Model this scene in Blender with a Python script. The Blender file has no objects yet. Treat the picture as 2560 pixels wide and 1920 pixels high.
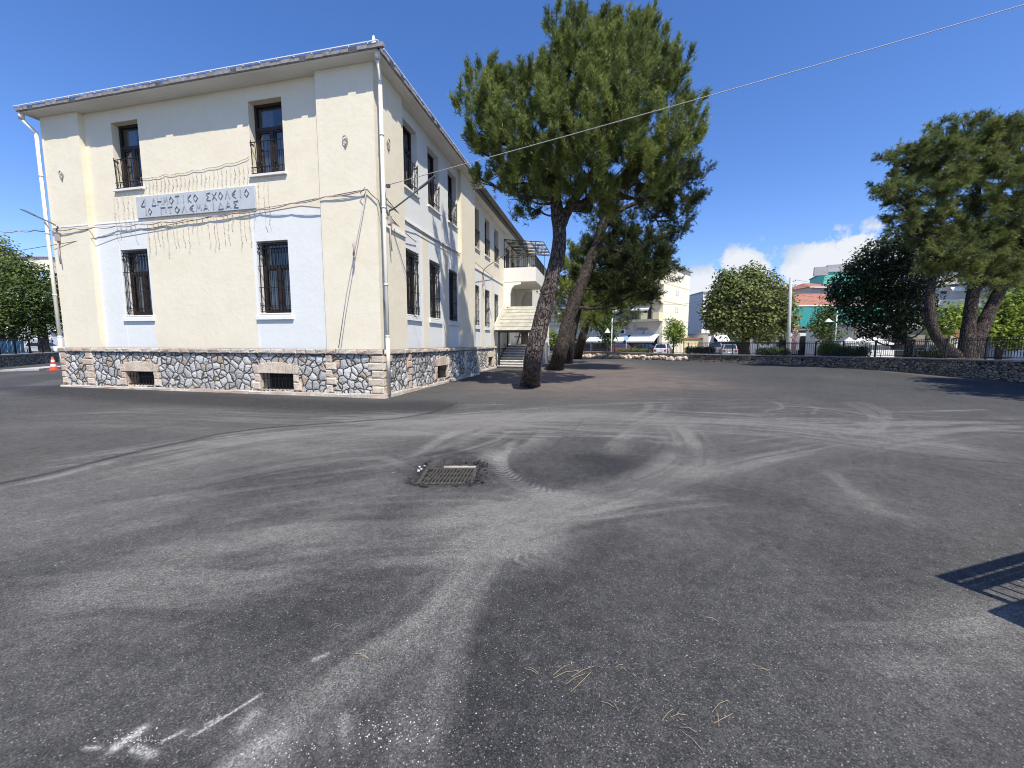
import bpy, math, random
import numpy as np
from mathutils import Vector
rng = np.random.default_rng(7)
random.seed(7)
S = bpy.context.scene
COL = S.collection
PI = math.pi
R_ = math.radians

# ------------------------------------------------------------------ camera model (used to place things where they stand)
FPX = 989.3
YAW, PITCH, ROLL = R_(-12.654), R_(5.929), R_(0.159)
CAMZ = 1.6
_fw = np.array([math.sin(YAW)*math.cos(PITCH), math.cos(YAW)*math.cos(PITCH), -math.sin(PITCH)])
_r0 = np.array([math.cos(YAW), -math.sin(YAW), 0.0]); _u0 = np.cross(_r0, _fw)
_R = _r0*math.cos(ROLL)+_u0*math.sin(ROLL); _U = -_r0*math.sin(ROLL)+_u0*math.cos(ROLL)
_C = np.array([0, 0, CAMZ])
K = 2560/2212
def ray(x, y): return (x*K-1280)*_R-(y*K-960)*_U+FPX*_fw
def at(x, y, dist):
    d = ray(x, y); return Vector(_C+d/(d@_fw)*dist)
def gnd(x, y, z=0.0):
    d = ray(x, y); return Vector(_C+d*(z-CAMZ)/d[2])
def lat(l, d): # lateral / depth along the ground, from the viewpoint
    return Vector((l*math.cos(YAW)+d*math.sin(YAW), -l*math.sin(YAW)+d*math.cos(YAW), 0))
AZ, EL = R_(140), R_(57.5)
SUN = Vector((math.sin(AZ)*math.cos(EL), math.cos(AZ)*math.cos(EL), math.sin(EL)))

# ------------------------------------------------------------------ materials
MATS = {}
def nodes_of(name):
    m = bpy.data.materials.new(name); m.use_nodes = True
    nt = m.node_tree; b = nt.nodes['Principled BSDF']
    MATS[name] = m
    return m, nt, b
def N(nt, t, **kw):
    n = nt.nodes.new(t)
    for k, v in kw.items():
        if k in n.inputs.keys(): n.inputs[k].default_value = v
        else: setattr(n, k, v)
    return n
def L(nt, a, b): nt.links.new(a, b)
def rgb(c): return (c[0], c[1], c[2], 1.0)
def mixc(nt, fac, a, b, mode='MIX'):
    n = nt.nodes.new('ShaderNodeMix'); n.data_type = 'RGBA'; n.blend_type = mode
    for i, v in ((0, fac), (6, a), (7, b)):
        if hasattr(v, 'links') or isinstance(v, bpy.types.NodeSocket): L(nt, v, n.inputs[i])
        else: n.inputs[i].default_value = rgb(v) if i else v
    return n.outputs[2]
def mth(nt, op, a, b=None, c=None, clamp=False):
    n = nt.nodes.new('ShaderNodeMath'); n.operation = op; n.use_clamp = clamp
    for i, v in enumerate((a, b, c)):
        if v is None: continue
        if isinstance(v, bpy.types.NodeSocket): L(nt, v, n.inputs[i])
        else: n.inputs[i].default_value = v
    return n.outputs[0]
def ramp(nt, fac, *stops):
    n = nt.nodes.new('ShaderNodeValToRGB'); e = n.color_ramp.elements
    while len(e) < len(stops): e.new(0.5)
    for s, (p, c) in zip(e, stops):
        s.position = p; s.color = rgb(c) if not isinstance(c, (int, float)) else (c, c, c, 1)
    L(nt, fac, n.inputs[0]); return n.outputs[0]
def noise(nt, vec, scale, detail=4, rough=0.55, dist=0.0):
    n = nt.nodes.new('ShaderNodeTexNoise'); n.inputs['Scale'].default_value = scale
    n.inputs['Detail'].default_value = detail; n.inputs['Roughness'].default_value = rough
    n.inputs['Distortion'].default_value = dist
    if vec is not None: L(nt, vec, n.inputs['Vector'])
    return n.outputs[0]
def objco(nt): return nt.nodes.new('ShaderNodeNewGeometry').outputs['Position']
def mapping(nt, vec, sc=(1, 1, 1), rot=(0, 0, 0)):
    n = nt.nodes.new('ShaderNodeMapping'); n.inputs['Scale'].default_value = sc; n.inputs['Rotation'].default_value = rot
    L(nt, vec, n.inputs['Vector']); return n.outputs[0]
def bump(nt, b, h, strength=0.3, dist=0.02):
    n = nt.nodes.new('ShaderNodeBump'); n.inputs['Strength'].default_value = strength; n.inputs['Distance'].default_value = dist
    L(nt, h, n.inputs['Height']); L(nt, n.outputs[0], b.inputs['Normal'])
def plain(name, c, rough=0.6, metal=0.0, var=0.12, scale=6.0, bmp=0.0, spec=0.4):
    m, nt, b = nodes_of(name)
    b.inputs['Roughness'].default_value = rough; b.inputs['Metallic'].default_value = metal
    b.inputs['Specular IOR Level'].default_value = spec
    p = objco(nt); f = noise(nt, p, scale, 5)
    lo = [x*(1-var) for x in c]; hi = [min(1, x*(1+var)) for x in c]
    L(nt, ramp(nt, f, (0.3, lo), (0.7, hi)), b.inputs['Base Color'])
    if bmp: bump(nt, b, noise(nt, p, scale*6, 6), bmp, 0.01)
    return m
def stucco(name, c, stain=(0.62, 0.6, 0.54), amt=0.35):
    m, nt, b = nodes_of(name)
    p = objco(nt)
    a = noise(nt, mapping(nt, p, (1, 1, 1.6)), 0.9, 6, 0.6, 0.4)
    w = noise(nt, mapping(nt, p, (1, 1, 0.25)), 2.2, 5, 0.65)
    g = noise(nt, p, 30, 4)
    st = [ci*si/0.6*0.82 for ci, si in zip(c, stain)]
    f1 = mth(nt, 'MULTIPLY', ramp(nt, a, (0.42, 0.0), (0.72, 1.0)), amt)
    col = mixc(nt, f1, c, st)
    f2 = mth(nt, 'MULTIPLY', ramp(nt, w, (0.5, 0.0), (0.8, 1.0)), amt*0.6)
    col = mixc(nt, f2, col, [x*0.8 for x in c])
    f3 = mth(nt, 'MULTIPLY', ramp(nt, noise(nt, p, 4.0, 8, 0.7), (0.62, 0.0), (0.72, 1.0)), 0.16)
    col = mixc(nt, f3, col, [x*0.62 for x in c])
    sx = noise(nt, mapping(nt, p, (3.2, 3.2, 0.10)), 1.6, 6, 0.7)
    col = mixc(nt, mth(nt, 'MULTIPLY', ramp(nt, sx, (0.56, 0.0), (0.80, 1.0)), amt*0.4), col, [x*y for x, y in zip(c, (0.66, 0.65, 0.62))])
    L(nt, col, b.inputs['Base Color'])
    b.inputs['Roughness'].default_value = 0.92; b.inputs['Specular IOR Level'].default_value = 0.15
    h = mth(nt, 'ADD', mth(nt, 'MULTIPLY', noise(nt, p, 5, 6, 0.6), 1.4), mth(nt, 'MULTIPLY', g, 0.35))
    bump(nt, b, h, 0.2, 0.03)
    return m
def rubble(name, scale=4.2, warm=0.25, base=((0.42, 0.41, 0.375), (0.76, 0.735, 0.68), (0.58, 0.56, 0.52)), mortar=(0.15, 0.142, 0.13), zs=1.0, mw=0.05, rnd=1.0):
    m, nt, b = nodes_of(name)
    p = mapping(nt, objco(nt), (1, 1, zs))
    dn = nt.nodes.new('ShaderNodeTexNoise'); dn.inputs['Scale'].default_value = 5; dn.inputs['Detail'].default_value = 2
    L(nt, p, dn.inputs['Vector'])
    vm = nt.nodes.new('ShaderNodeVectorMath'); vm.operation = 'MULTIPLY_ADD'; vm.inputs[1].default_value = (0.10, 0.10, 0.10)
    L(nt, dn.outputs['Color'], vm.inputs[0]); L(nt, p, vm.inputs[2])
    def vor(feat):
        v = nt.nodes.new('ShaderNodeTexVoronoi'); v.feature = feat; v.inputs['Scale'].default_value = scale
        v.inputs['Randomness'].default_value = rnd
        L(nt, vm.outputs[0], v.inputs['Vector']); return v
    ed = vor('DISTANCE_TO_EDGE').outputs['Distance']; cl = vor('F1').outputs['Color']
    sep = nt.nodes.new('ShaderNodeSeparateColor'); L(nt, cl, sep.inputs[0])
    stone = ramp(nt, sep.outputs[0], (0.0, base[0]), (0.5, base[2]), (1.0, base[1]))
    tan = mth(nt, 'LESS_THAN', sep.outputs[1], warm)
    stone = mixc(nt, mth(nt, 'MULTIPLY', tan, 0.7), stone, (0.50, 0.38, 0.24))
    fn = noise(nt, objco(nt), 22, 6, 0.65)
    stone = mixc(nt, 0.55, stone, ramp(nt, fn, (0.3, (0.12, 0.12, 0.125)), (0.7, (0.75, 0.75, 0.74))), 'OVERLAY')
    mask = ramp(nt, ed, (mw*0.45, 0.0), (mw, 1.0))
    L(nt, mixc(nt, mask, mortar, stone), b.inputs['Base Color'])
    b.inputs['Roughness'].default_value = 0.9; b.inputs['Specular IOR Level'].default_value = 0.2
    h = mth(nt, 'ADD', ramp(nt, ed, (0.0, 0.0), (0.09, 0.8), (0.3, 1.0)), mth(nt, 'MULTIPLY', fn, 0.55))
    bump(nt, b, h, 1.0, 0.10)
    return m
def blocks(name, c1, c2, scale=9):
    m, nt, b = nodes_of(name); p = objco(nt)
    f = noise(nt, p, scale, 7, 0.7); g = noise(nt, p, 1.7, 2)
    col = ramp(nt, f, (0.32, c2), (0.62, c1)); col = mixc(nt, ramp(nt, g, (0.45, 0.0), (0.6, 0.6)), col, (0.48, 0.33, 0.24))
    L(nt, col, b.inputs['Base Color']); b.inputs['Roughness'].default_value = 0.9; b.inputs['Specular IOR Level'].default_value = 0.2
    bump(nt, b, noise(nt, p, 26, 6, 0.7), 0.8, 0.04); return m
def foliage(name, c_lo, c_hi, trans=0.28, rough=0.55):
    m, nt, b = nodes_of(name)
    a = nt.nodes.new('ShaderNodeAttribute'); a.attribute_name = 'tint'
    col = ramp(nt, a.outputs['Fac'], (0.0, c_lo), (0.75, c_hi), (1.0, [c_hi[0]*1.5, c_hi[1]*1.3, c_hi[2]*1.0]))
    L(nt, col, b.inputs['Base Color']); b.inputs['Roughness'].default_value = rough; b.inputs['Specular IOR Level'].default_value = 0.25
    t = nt.nodes.new('ShaderNodeBsdfTranslucent'); L(nt, col, t.inputs['Color'])
    mx = nt.nodes.new('ShaderNodeMixShader'); mx.inputs[0].default_value = trans
    L(nt, b.outputs[0], mx.inputs[1]); L(nt, t.outputs[0], mx.inputs[2])
    L(nt, mx.outputs[0], nt.nodes['Material Output'].inputs['Surface']); return m
def bark(name, c1, c2):
    m, nt, b = nodes_of(name); p = objco(nt)
    q = mapping(nt, p, (1, 1, 0.32))
    v = nt.nodes.new('ShaderNodeTexVoronoi'); v.feature = 'DISTANCE_TO_EDGE'; v.inputs['Scale'].default_value = 13
    dn = nt.nodes.new('ShaderNodeTexNoise'); dn.inputs['Scale'].default_value = 7; L(nt, q, dn.inputs['Vector'])
    vm = nt.nodes.new('ShaderNodeVectorMath'); vm.operation = 'MULTIPLY_ADD'; vm.inputs[1].default_value = (0.12, 0.12, 0.12)
    L(nt, dn.outputs['Color'], vm.inputs[0]); L(nt, q, vm.inputs[2]); L(nt, vm.outputs[0], v.inputs['Vector'])
    e = v.outputs['Distance']; f = noise(nt, p, 5, 6, 0.7)
    col = mixc(nt, ramp(nt, e, (0.01, 0.0), (0.10, 1.0)), [x*0.25 for x in c1], ramp(nt, f, (0.35, c1), (0.68, c2)))
    L(nt, col, b.inputs['Base Color']); b.inputs['Roughness'].default_value = 0.95; b.inputs['Specular IOR Level'].default_value = 0.1
    bump(nt, b, mth(nt, 'ADD', ramp(nt, e, (0, 0.0), (0.14, 1.0)), noise(nt, p, 30, 4)), 0.9, 0.05); return m
def glass(name, tint=(0.55, 0.6, 0.62), amount=0.45):
    m, nt, b = nodes_of(name)
    tr = N(nt, 'ShaderNodeBsdfTransparent'); tr.inputs[0].default_value = rgb(tint)
    b.inputs['Base Color'].default_value = (0.012, 0.014, 0.016, 1); b.inputs['Roughness'].default_value = 0.03
    b.inputs['Specular IOR Level'].default_value = 0.9
    mx = N(nt, 'ShaderNodeMixShader'); mx.inputs[0].default_value = amount
    L(nt, b.outputs[0], mx.inputs[1]); L(nt, tr.outputs[0], mx.inputs[2])
    gl = N(nt, 'ShaderNodeBsdfGlossy'); gl.inputs['Roughness'].default_value = 0.02; gl.inputs['Color'].default_value = (.9, .93, .95, 1)
    lw = N(nt, 'ShaderNodeLayerWeight'); lw.inputs['Blend'].default_value = 0.35
    m2 = N(nt, 'ShaderNodeMixShader'); L(nt, mth(nt, 'ADD', 0.07, mth(nt, 'MULTIPLY', lw.outputs['Fresnel'], 0.6), clamp=True), m2.inputs[0])
    L(nt, mx.outputs[0], m2.inputs[1]); L(nt, gl.outputs[0], m2.inputs[2])
    L(nt, m2.outputs[0], nt.nodes['Material Output'].inputs['Surface']); return m

CREAM = (0.84, 0.755, 0.565)
M = {}
M['cream'] = stucco('cream_stucco', CREAM)
M['blue'] = stucco('pale_blue_paint', (0.775, 0.775, 0.715), (0.6, 0.6, 0.6), 0.2)
M['white'] = stucco('white_paint', (0.85, 0.83, 0.76), (0.6, 0.58, 0.55), 0.12)
M['cornice'] = stucco('grey_white_cornice', (0.78, 0.75, 0.69), (0.55, 0.55, 0.55), 0.2)
M['rubble'] = rubble('rubble_masonry', 4.3, 0.12, mw=0.06)
M['rubble_wall'] = rubble('dry_stone_masonry', 4.6, 0.30, ((0.17, 0.145, 0.112), (0.54, 0.47, 0.375), (0.30, 0.26, 0.208)), (0.045, 0.039, 0.031), 1.9, 0.07)
M['rubble_lit'] = rubble('sunlit_tan_stone', 3.4, 0.62, ((0.3, 0.26, 0.2), (0.62, 0.55, 0.45), (0.45, 0.38, 0.3)), (0.10, 0.085, 0.07), 1.5, 0.06)  # tan masonry for the far stretch, its sunlight put into a paler colour
M['tan'] = blocks('tan_stone', (0.78, 0.67, 0.52), (0.56, 0.46, 0.34))
M['tan_pale'] = blocks('pale_stone', (0.70, 0.62, 0.50), (0.46, 0.39, 0.31), 6)
M['gap'] = plain('dark_mortar', (0.07, 0.068, 0.065), 0.95)
M['tile'] = plain('grey_roof_tile', (0.27, 0.255, 0.25), 0.85, var=0.35, scale=7, bmp=0.3)
M['metal_white'] = plain('white_metal', (0.78, 0.78, 0.76), 0.45, 0.0, 0.05)
M['pipe'] = plain('cream_pipe_paint', (0.80, 0.74, 0.60), 0.45, var=0.08, scale=3)
M['iron'] = plain('dark_iron', (0.025, 0.022, 0.022), 0.55, 0.3, 0.3)
M['ironb'] = plain('black_fence_paint', (0.015, 0.016, 0.018), 0.5, 0.2, 0.2)
M['wood'] = plain('brown_wood', (0.028, 0.018, 0.014), 0.55, var=0.35, scale=9)
M['woodl'] = plain('worn_light_wood', (0.22, 0.13, 0.08), 0.65, var=0.4, scale=9)
M['glass'] = glass('window_glass', (0.72, 0.76, 0.77), 0.62)
M['glassd'] = glass('dark_glass', (0.25, 0.28, 0.3), 0.3)
M['curtain'] = plain('curtain_cloth', (0.62, 0.62, 0.60), 0.9, var=0.15, scale=14)
M['dark'] = plain('dark_interior', (0.02, 0.02, 0.022), 0.95)
M['board'] = plain('sign_board_paint', (0.50, 0.525, 0.52), 0.6, var=0.07, scale=3)
M['letter'] = plain('sign_letter_paint', (0.30, 0.30, 0.31), 0.6)
M['letterin'] = plain('sign_letter_face', (0.43, 0.45, 0.45), 0.6)
M['cable'] = plain('cable_sheath', (0.42, 0.36, 0.33), 0.6, var=0.2)
M['cable_w'] = plain('white_cable', (0.38, 0.36, 0.33), 0.5)
M['cable_d'] = plain('dark_cable', (0.10, 0.085, 0.08), 0.6)
M['lamp'] = plain('grey_lamp_metal', (0.22, 0.23, 0.24), 0.4, 0.6)
M['concrete'] = plain('concrete', (0.42, 0.41, 0.385), 0.9, var=0.2, scale=5, bmp=0.3)
M['concrete_d'] = plain('weathered_concrete', (0.30, 0.295, 0.28), 0.9, var=0.3, scale=4, bmp=0.3)
M['marble'] = plain('worn_step_stone', (0.66, 0.63, 0.57), 0.7, var=0.3, scale=6, bmp=0.1)
M['pine'] = foliage('pine_needles', (0.064, 0.086, 0.027), (0.245, 0.295, 0.075))
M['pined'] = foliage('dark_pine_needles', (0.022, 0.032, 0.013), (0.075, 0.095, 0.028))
M['pinem'] = foliage('blue_green_pine_needles', (0.052, 0.072, 0.027), (0.215, 0.25, 0.07))
M['pinel'] = foliage('light_pine_needles', (0.10, 0.135, 0.03), (0.26, 0.31, 0.075))
M['leaf'] = foliage('broad_leaves', (0.035, 0.065, 0.018), (0.12, 0.17, 0.04))
M['leafpale'] = foliage('pale_green_leaves', (0.055, 0.085, 0.022), (0.24, 0.27, 0.09))
M['leafl'] = foliage('bright_leaves', (0.07, 0.12, 0.02), (0.30, 0.38, 0.06), 0.4)
M['leafd'] = foliage('dark_evergreen_leaves', (0.014, 0.028, 0.013), (0.045, 0.07, 0.024), 0.15)
M['bark'] = bark('pine_bark', (0.082, 0.064, 0.055), (0.225, 0.185, 0.16))
M['barkd'] = bark('dark_bark', (0.060, 0.047, 0.040), (0.15, 0.125, 0.105))
M['cone'] = plain('orange_cone_plastic', (0.78, 0.09, 0.03), 0.45)
M['conew'] = plain('white_reflective_band', (0.8, 0.78, 0.74), 0.4)
M['bldg_cream'] = stucco('apartment_cream_plaster', (0.86, 0.80, 0.62), amt=0.2)
M['bldg_white'] = stucco('apartment_white_plaster', (0.84, 0.83, 0.80), amt=0.2)
M['bldg_grey'] = stucco('apartment_grey_plaster', (0.76, 0.735, 0.68), amt=0.25)
M['bldg_yellow'] = stucco('balcony_yellow_plaster', (0.84, 0.72, 0.42), amt=0.15)
M['bldg_beige'] = stucco('shop_beige_plaster', (0.60, 0.55, 0.47), amt=0.2)
M['bldg_green'] = stucco('green_plaster', (0.20, 0.62, 0.46), amt=0.15)
M['redtile'] = plain('red_roof_tile', (0.34, 0.15, 0.10), 0.85, var=0.3, scale=4, bmp=0.3)
M['teal'] = plain('teal_awning_cloth', (0.015, 0.20, 0.18), 0.8, var=0.12)
M['awning'] = plain('white_awning_cloth', (0.80, 0.79, 0.74), 0.8, var=0.05)
M['shutter'] = plain('grey_shutter', (0.40, 0.37, 0.33), 0.6, var=0.1)
M['pole'] = plain('grey_pole', (0.46, 0.47, 0.46), 0.75, var=0.12, scale=3)
M['pole_l'] = plain('pale_post_paint', (0.70, 0.74, 0.74), 0.4, var=0.06)
M['signface'] = plain('white_sign_face', (0.82, 0.83, 0.83), 0.4, var=0.03)
M['signblue'] = plain('pale_blue_sign_face', (0.35, 0.55, 0.72), 0.4, var=0.05)
M['signyellow'] = plain('yellow_sign_face', (0.78, 0.62, 0.16), 0.4, var=0.05)
M['brownsign'] = plain('brown_sign_face', (0.50, 0.26, 0.09), 0.5, var=0.15, scale=12)
M['flag'] = plain('faded_pink_flag', (0.52, 0.30, 0.33), 0.8, var=0.1)
M['car_w'] = plain('white_car_paint', (0.80, 0.80, 0.79), 0.25, var=0.02, spec=0.6)
M['car_d'] = plain('dark_car_paint', (0.02, 0.022, 0.026), 0.2, var=0.05, spec=0.6)
M['car_r'] = plain('red_car_paint', (0.24, 0.06, 0.06), 0.25, var=0.05, spec=0.6)
M['car_s'] = plain('silver_car_paint', (0.40, 0.41, 0.42), 0.3, 0.3, var=0.03)
M['rubber'] = plain('tyre_rubber', (0.02, 0.02, 0.02), 0.85)
M['lightglass'] = plain('lamp_lens', (0.55, 0.52, 0.5), 0.15)
M['tailred'] = plain('tail_light_red', (0.4, 0.02, 0.02), 0.25)
M['bluepanel'] = plain('blue_hoarding_sheet', (0.22, 0.52, 0.68), 0.6, var=0.2, scale=2)
M['twig'] = plain('dry_pine_needle', (0.36, 0.28, 0.17), 0.8, var=0.2)
M['pebble'] = plain('limestone_chip', (0.50, 0.48, 0.44), 0.9, var=0.25, scale=40)
M['ramproof'] = plain('aged_canopy_panel', (0.40, 0.38, 0.31), 0.6, var=0.22, scale=2.5)
M['lump'] = plain('broken_asphalt', (0.03, 0.029, 0.028), 0.95, var=0.4, scale=30)
M['rust'] = plain('rusty_grate', (0.060, 0.055, 0.045), 0.95, 0.0, 0.5, 20, 0.4)
M['paving'] = plain('pavement_concrete', (0.40, 0.38, 0.34), 0.9, var=0.15, scale=2, bmp=0.2)
M['street'] = plain('street_asphalt', (0.11, 0.11, 0.112), 0.9, var=0.2, scale=1.5, bmp=0.2)
M['clear'] = glass('clear_canopy_sheet', (0.9, 0.92, 0.93), 0.75)

# ------------------------------------------------------------------ mesh builder
class MB:
    def __init__(s): s.v = []; s.f = []; s.m = []; s.sm = []
    def face(s, pts, m=0, sm=False):
        i = len(s.v); s.v += [tuple(p) for p in pts]; s.f.append(tuple(range(i, i+len(pts)))); s.m.append(m); s.sm.append(sm)
    def hexa(s, p, m=0):
        i = len(s.v); s.v += [tuple(q) for q in p]
        for q in ((0, 3, 2, 1), (4, 5, 6, 7), (0, 1, 5, 4), (1, 2, 6, 5), (2, 3, 7, 6), (3, 0, 4, 7)):
            s.f.append(tuple(i+k for k in q)); s.m.append(m); s.sm.append(False)
    def box(s, x0, x1, y0, y1, z0, z1, m=0):
        s.hexa([(x0, y0, z0), (x1, y0, z0), (x1, y1, z0), (x0, y1, z0), (x0, y0, z1), (x1, y0, z1), (x1, y1, z1), (x0, y1, z1)], m)
    def obox(s, o, a, b, c, m=0):  # origin corner + three edge vectors
        o, a, b, c = map(Vector, (o, a, b, c))
        s.hexa([o, o+a, o+a+b, o+b, o+c, o+a+c, o+a+b+c, o+b+c], m)
    def bar(s, p, q, w, h=None, m=0):
        p, q = Vector(p), Vector(q); d = (q-p).normalized(); h = h or w
        up = Vector((0, 0, 1)) if abs(d.z) < 0.9 else Vector((0, 1, 0))
        x = d.cross(up).normalized(); y = x.cross(d)
        s.obox(p-x*w/2-y*h/2, x*w, q-p, y*h, m)
    def tube(s, path, rad, n=8, m=0, cap=True, jit=0.0):
        path = [Vector(p) for p in path]
        if not hasattr(rad, '__len__'): rad = [rad]*len(path)
        i0 = len(s.v); prev = None
        for k, p in enumerate(path):
            d = (path[min(k+1, len(path)-1)]-path[max(k-1, 0)])
            d = d.normalized() if d.length > 1e-9 else Vector((0, 0, 1))
            if prev is None:
                up = Vector((0, 0, 1)) if abs(d.z) < 0.95 else Vector((1, 0, 0)); x = d.cross(up).normalized()
            else: x = (prev-d*prev.dot(d)).normalized()
            prev = x; y = d.cross(x)
            for j in range(n):
                a = 2*PI*j/n; rr = rad[k]*(1+(random.uniform(-jit, jit) if jit else 0))
                s.v.append(tuple(p+x*math.cos(a)*rr+y*math.sin(a)*rr))
        for k in range(len(path)-1):
            for j in range(n):
                a = i0+k*n+j; b = i0+k*n+(j+1) % n
                s.f.append((a, b, b+n, a+n)); s.m.append(m); s.sm.append(n > 5)
        if cap:
            s.f.append(tuple(i0+j for j in reversed(range(n)))); s.m.append(m); s.sm.append(False)
            e = i0+(len(path)-1)*n; s.f.append(tuple(e+j for j in range(n))); s.m.append(m); s.sm.append(False)
    def lathe(s, c, prof, n=16, m=0, mats=None):
        i0 = len(s.v)
        for (r, z) in prof:
            for j in range(n):
                a = 2*PI*j/n; s.v.append((c[0]+r*math.cos(a), c[1]+r*math.sin(a), c[2]+z))
        for k in range(len(prof)-1):
            for j in range(n):
                a = i0+k*n+j; b = i0+k*n+(j+1) % n
                s.f.append((a, b, b+n, a+n)); s.m.append(mats[k] if mats else m); s.sm.append(True)
    def prism(s, poly, ext, m=0):
        ext = Vector(ext); a = [Vector(p) for p in poly]; n = len(a); i = len(s.v)
        s.v += [tuple(p) for p in a]+[tuple(p+ext) for p in a]
        s.f.append(tuple(i+k for k in reversed(range(n)))); s.f.append(tuple(i+n+k for k in range(n)))
        for k in range(n): s.f.append((i+k, i+(k+1) % n, i+n+(k+1) % n, i+n+k))
        s.m += [m]*(n+2); s.sm += [False]*(n+2)
    def build(s, name, mats, parent=None, bevel=0.0):
        me = bpy.data.meshes.new(name)
        me.from_pydata(s.v, [], s.f)
        if not isinstance(mats, (list, tuple)): mats = [mats]
        for k in mats: me.materials.append(k)
        me.polygons.foreach_set('material_index', s.m)
        me.polygons.foreach_set('use_smooth', s.sm)
        me.update()
        o = bpy.data.objects.new(name, me); COL.objects.link(o)
        if parent is not None:
            o.parent = parent; o.matrix_parent_inverse = world_of(parent).inverted()
        if bevel:
            b = o.modifiers.new('bevel', 'BEVEL'); b.width = bevel; b.segments = 1
        return o
def world_of(o):
    from mathutils import Matrix
    m = Matrix.LocRotScale(o.location, o.rotation_euler, o.scale)
    return (world_of(o.parent) @ o.matrix_parent_inverse @ m) if o.parent else m
def tag(o, label=None, cat=None, group=None, kind=None):
    for k, v in (('label', label), ('category', cat), ('group', group), ('kind', kind)):
        if v: o[k] = v
    return o
def thing(name, label, cat, loc=(0, 0, 0), rz=0.0, group=None):
    o = bpy.data.objects.new(name, None); COL.objects.link(o); o.location = loc; o.rotation_euler = (0, 0, rz)
    o.empty_display_size = 0.3
    return tag(o, label, cat, group)
def smooth_path(pts, sub=5):
    P = [Vector(p) for p in pts]; P = [P[0]*2-P[1]]+P+[P[-1]*2-P[-2]]; out = []
    for i in range(1, len(P)-2):
        for k in range(sub):
            t = k/sub; a, b, c, d = P[i-1:i+3]
            out.append(0.5*((2*b)+(-a+c)*t+(2*a-5*b+4*c-d)*t*t+(-a+3*b-3*c+d)*t**3))
    out.append(P[-2]); return out
def lerp_list(r, n):
    x = np.linspace(0, 1, n); return list(np.interp(x, np.linspace(0, 1, len(r)), r))
def sag(p, q, s, n=14):
    p, q = Vector(p), Vector(q)
    return [p.lerp(q, t)-Vector((0, 0, s*4*t*(1-t))) for t in np.linspace(0, 1, n)]

# ------------------------------------------------------------------ foliage meshes
def np_mesh(name, V, nper, tint, mat, parent, smooth=False):
    nf = len(V)//nper
    me = bpy.data.meshes.new(name)
    me.vertices.add(len(V)); me.vertices.foreach_set('co', V.astype(np.float32).ravel())
    me.loops.add(len(V)); me.loops.foreach_set('vertex_index', np.arange(len(V), dtype=np.int32))
    me.polygons.add(nf); me.polygons.foreach_set('loop_start', (np.arange(nf)*nper).astype(np.int32))
    me.update(calc_edges=True)
    at_ = me.attributes.new('tint', 'FLOAT', 'POINT'); at_.data.foreach_set('value', tint.astype(np.float32))
    me.materials.append(mat)
    o = bpy.data.objects.new(name, me); COL.objects.link(o)
    if parent is not None:
        o.parent = parent; o.matrix_parent_inverse = world_of(parent).inverted()
    return o
def unit(a): return a/np.maximum(1e-9, np.linalg.norm(a, axis=-1, keepdims=True))
def in_blobs(blobs, dens, shell=0.55, squash=1.0):
    """points and outward directions spread through a set of crown lumps (centre, radius)"""
    P, O = [], []
    for c, r in blobs:
        n = max(3, int(dens*r*r))
        d = unit(rng.normal(size=(n, 3)))
        rad = r*(shell+(1-shell)*rng.random(n))**0.8*(0.82+0.36*rng.random(n))
        q = d*rad[:, None]; q[:, 2] *= squash
        P.append(np.array(c)+q); O.append(d)
    return np.concatenate(P), np.concatenate(O)
def needles(name, blobs, dens, parent, mat, L_=0.34, nn=18, nl=0.17, w=0.02, up=0.75, shell=0.5, squash=0.95, per=24, rc=0.2):
    """shoots gathered in tufts: tufts spread over every crown lump, shoots over every tuft, needles along every shoot"""
    C0, O0 = in_blobs(blobs, 1.7*dens/per, shell, squash)
    m = len(C0); A0 = unit(O0*0.65+np.array([0, 0, up])+rng.normal(size=(m, 3))*0.25); sz = .55+.9*rng.random(m)
    q = rng.random((m, per))**.8; ln_ = rc*3.4*sz
    P = C0[:, None, :]+A0[:, None, :]*((q-.35)*ln_[:, None])[..., None]+rng.normal(size=(m, per, 3))*(rc*.55*sz[:, None]*(1.1-q))[..., None]
    P = P.reshape(-1, 3); O = np.repeat(O0*.5+A0*.6, per, 0)
    n = len(P)
    ax = unit(O*0.6+np.array([0, 0, up])+rng.normal(size=(n, 3))*0.33)
    t = rng.random((n, nn))**0.8
    base = P[:, None, :]+ax[:, None, :]*(t*L_*(0.7+0.6*rng.random((n, 1))))[..., None]
    rd = rng.normal(size=(n, nn, 3)); rd -= (rd*ax[:, None, :]).sum(-1, keepdims=True)*ax[:, None, :]; rd = unit(rd)
    nd = unit(ax[:, None, :]*(0.55+0.5*t[..., None])+rd)
    side = unit(np.cross(nd, rng.normal(size=(n, nn, 3))))*w*0.5
    ln = (nl*(0.7+0.6*rng.random((n, nn))))[..., None]
    V = np.stack([base-side, base+side, base+nd*ln], axis=2).reshape(-1, 3)
    tint = np.clip(0.02+0.28*rng.random(n)+0.6*np.repeat(rng.random(m), per), 0, 1)
    tint = np.where(rng.random(n) > 0.985, 1.0, tint)
    return np_mesh(name, V, 3, np.repeat(tint, nn*3), mat, parent)
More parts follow.
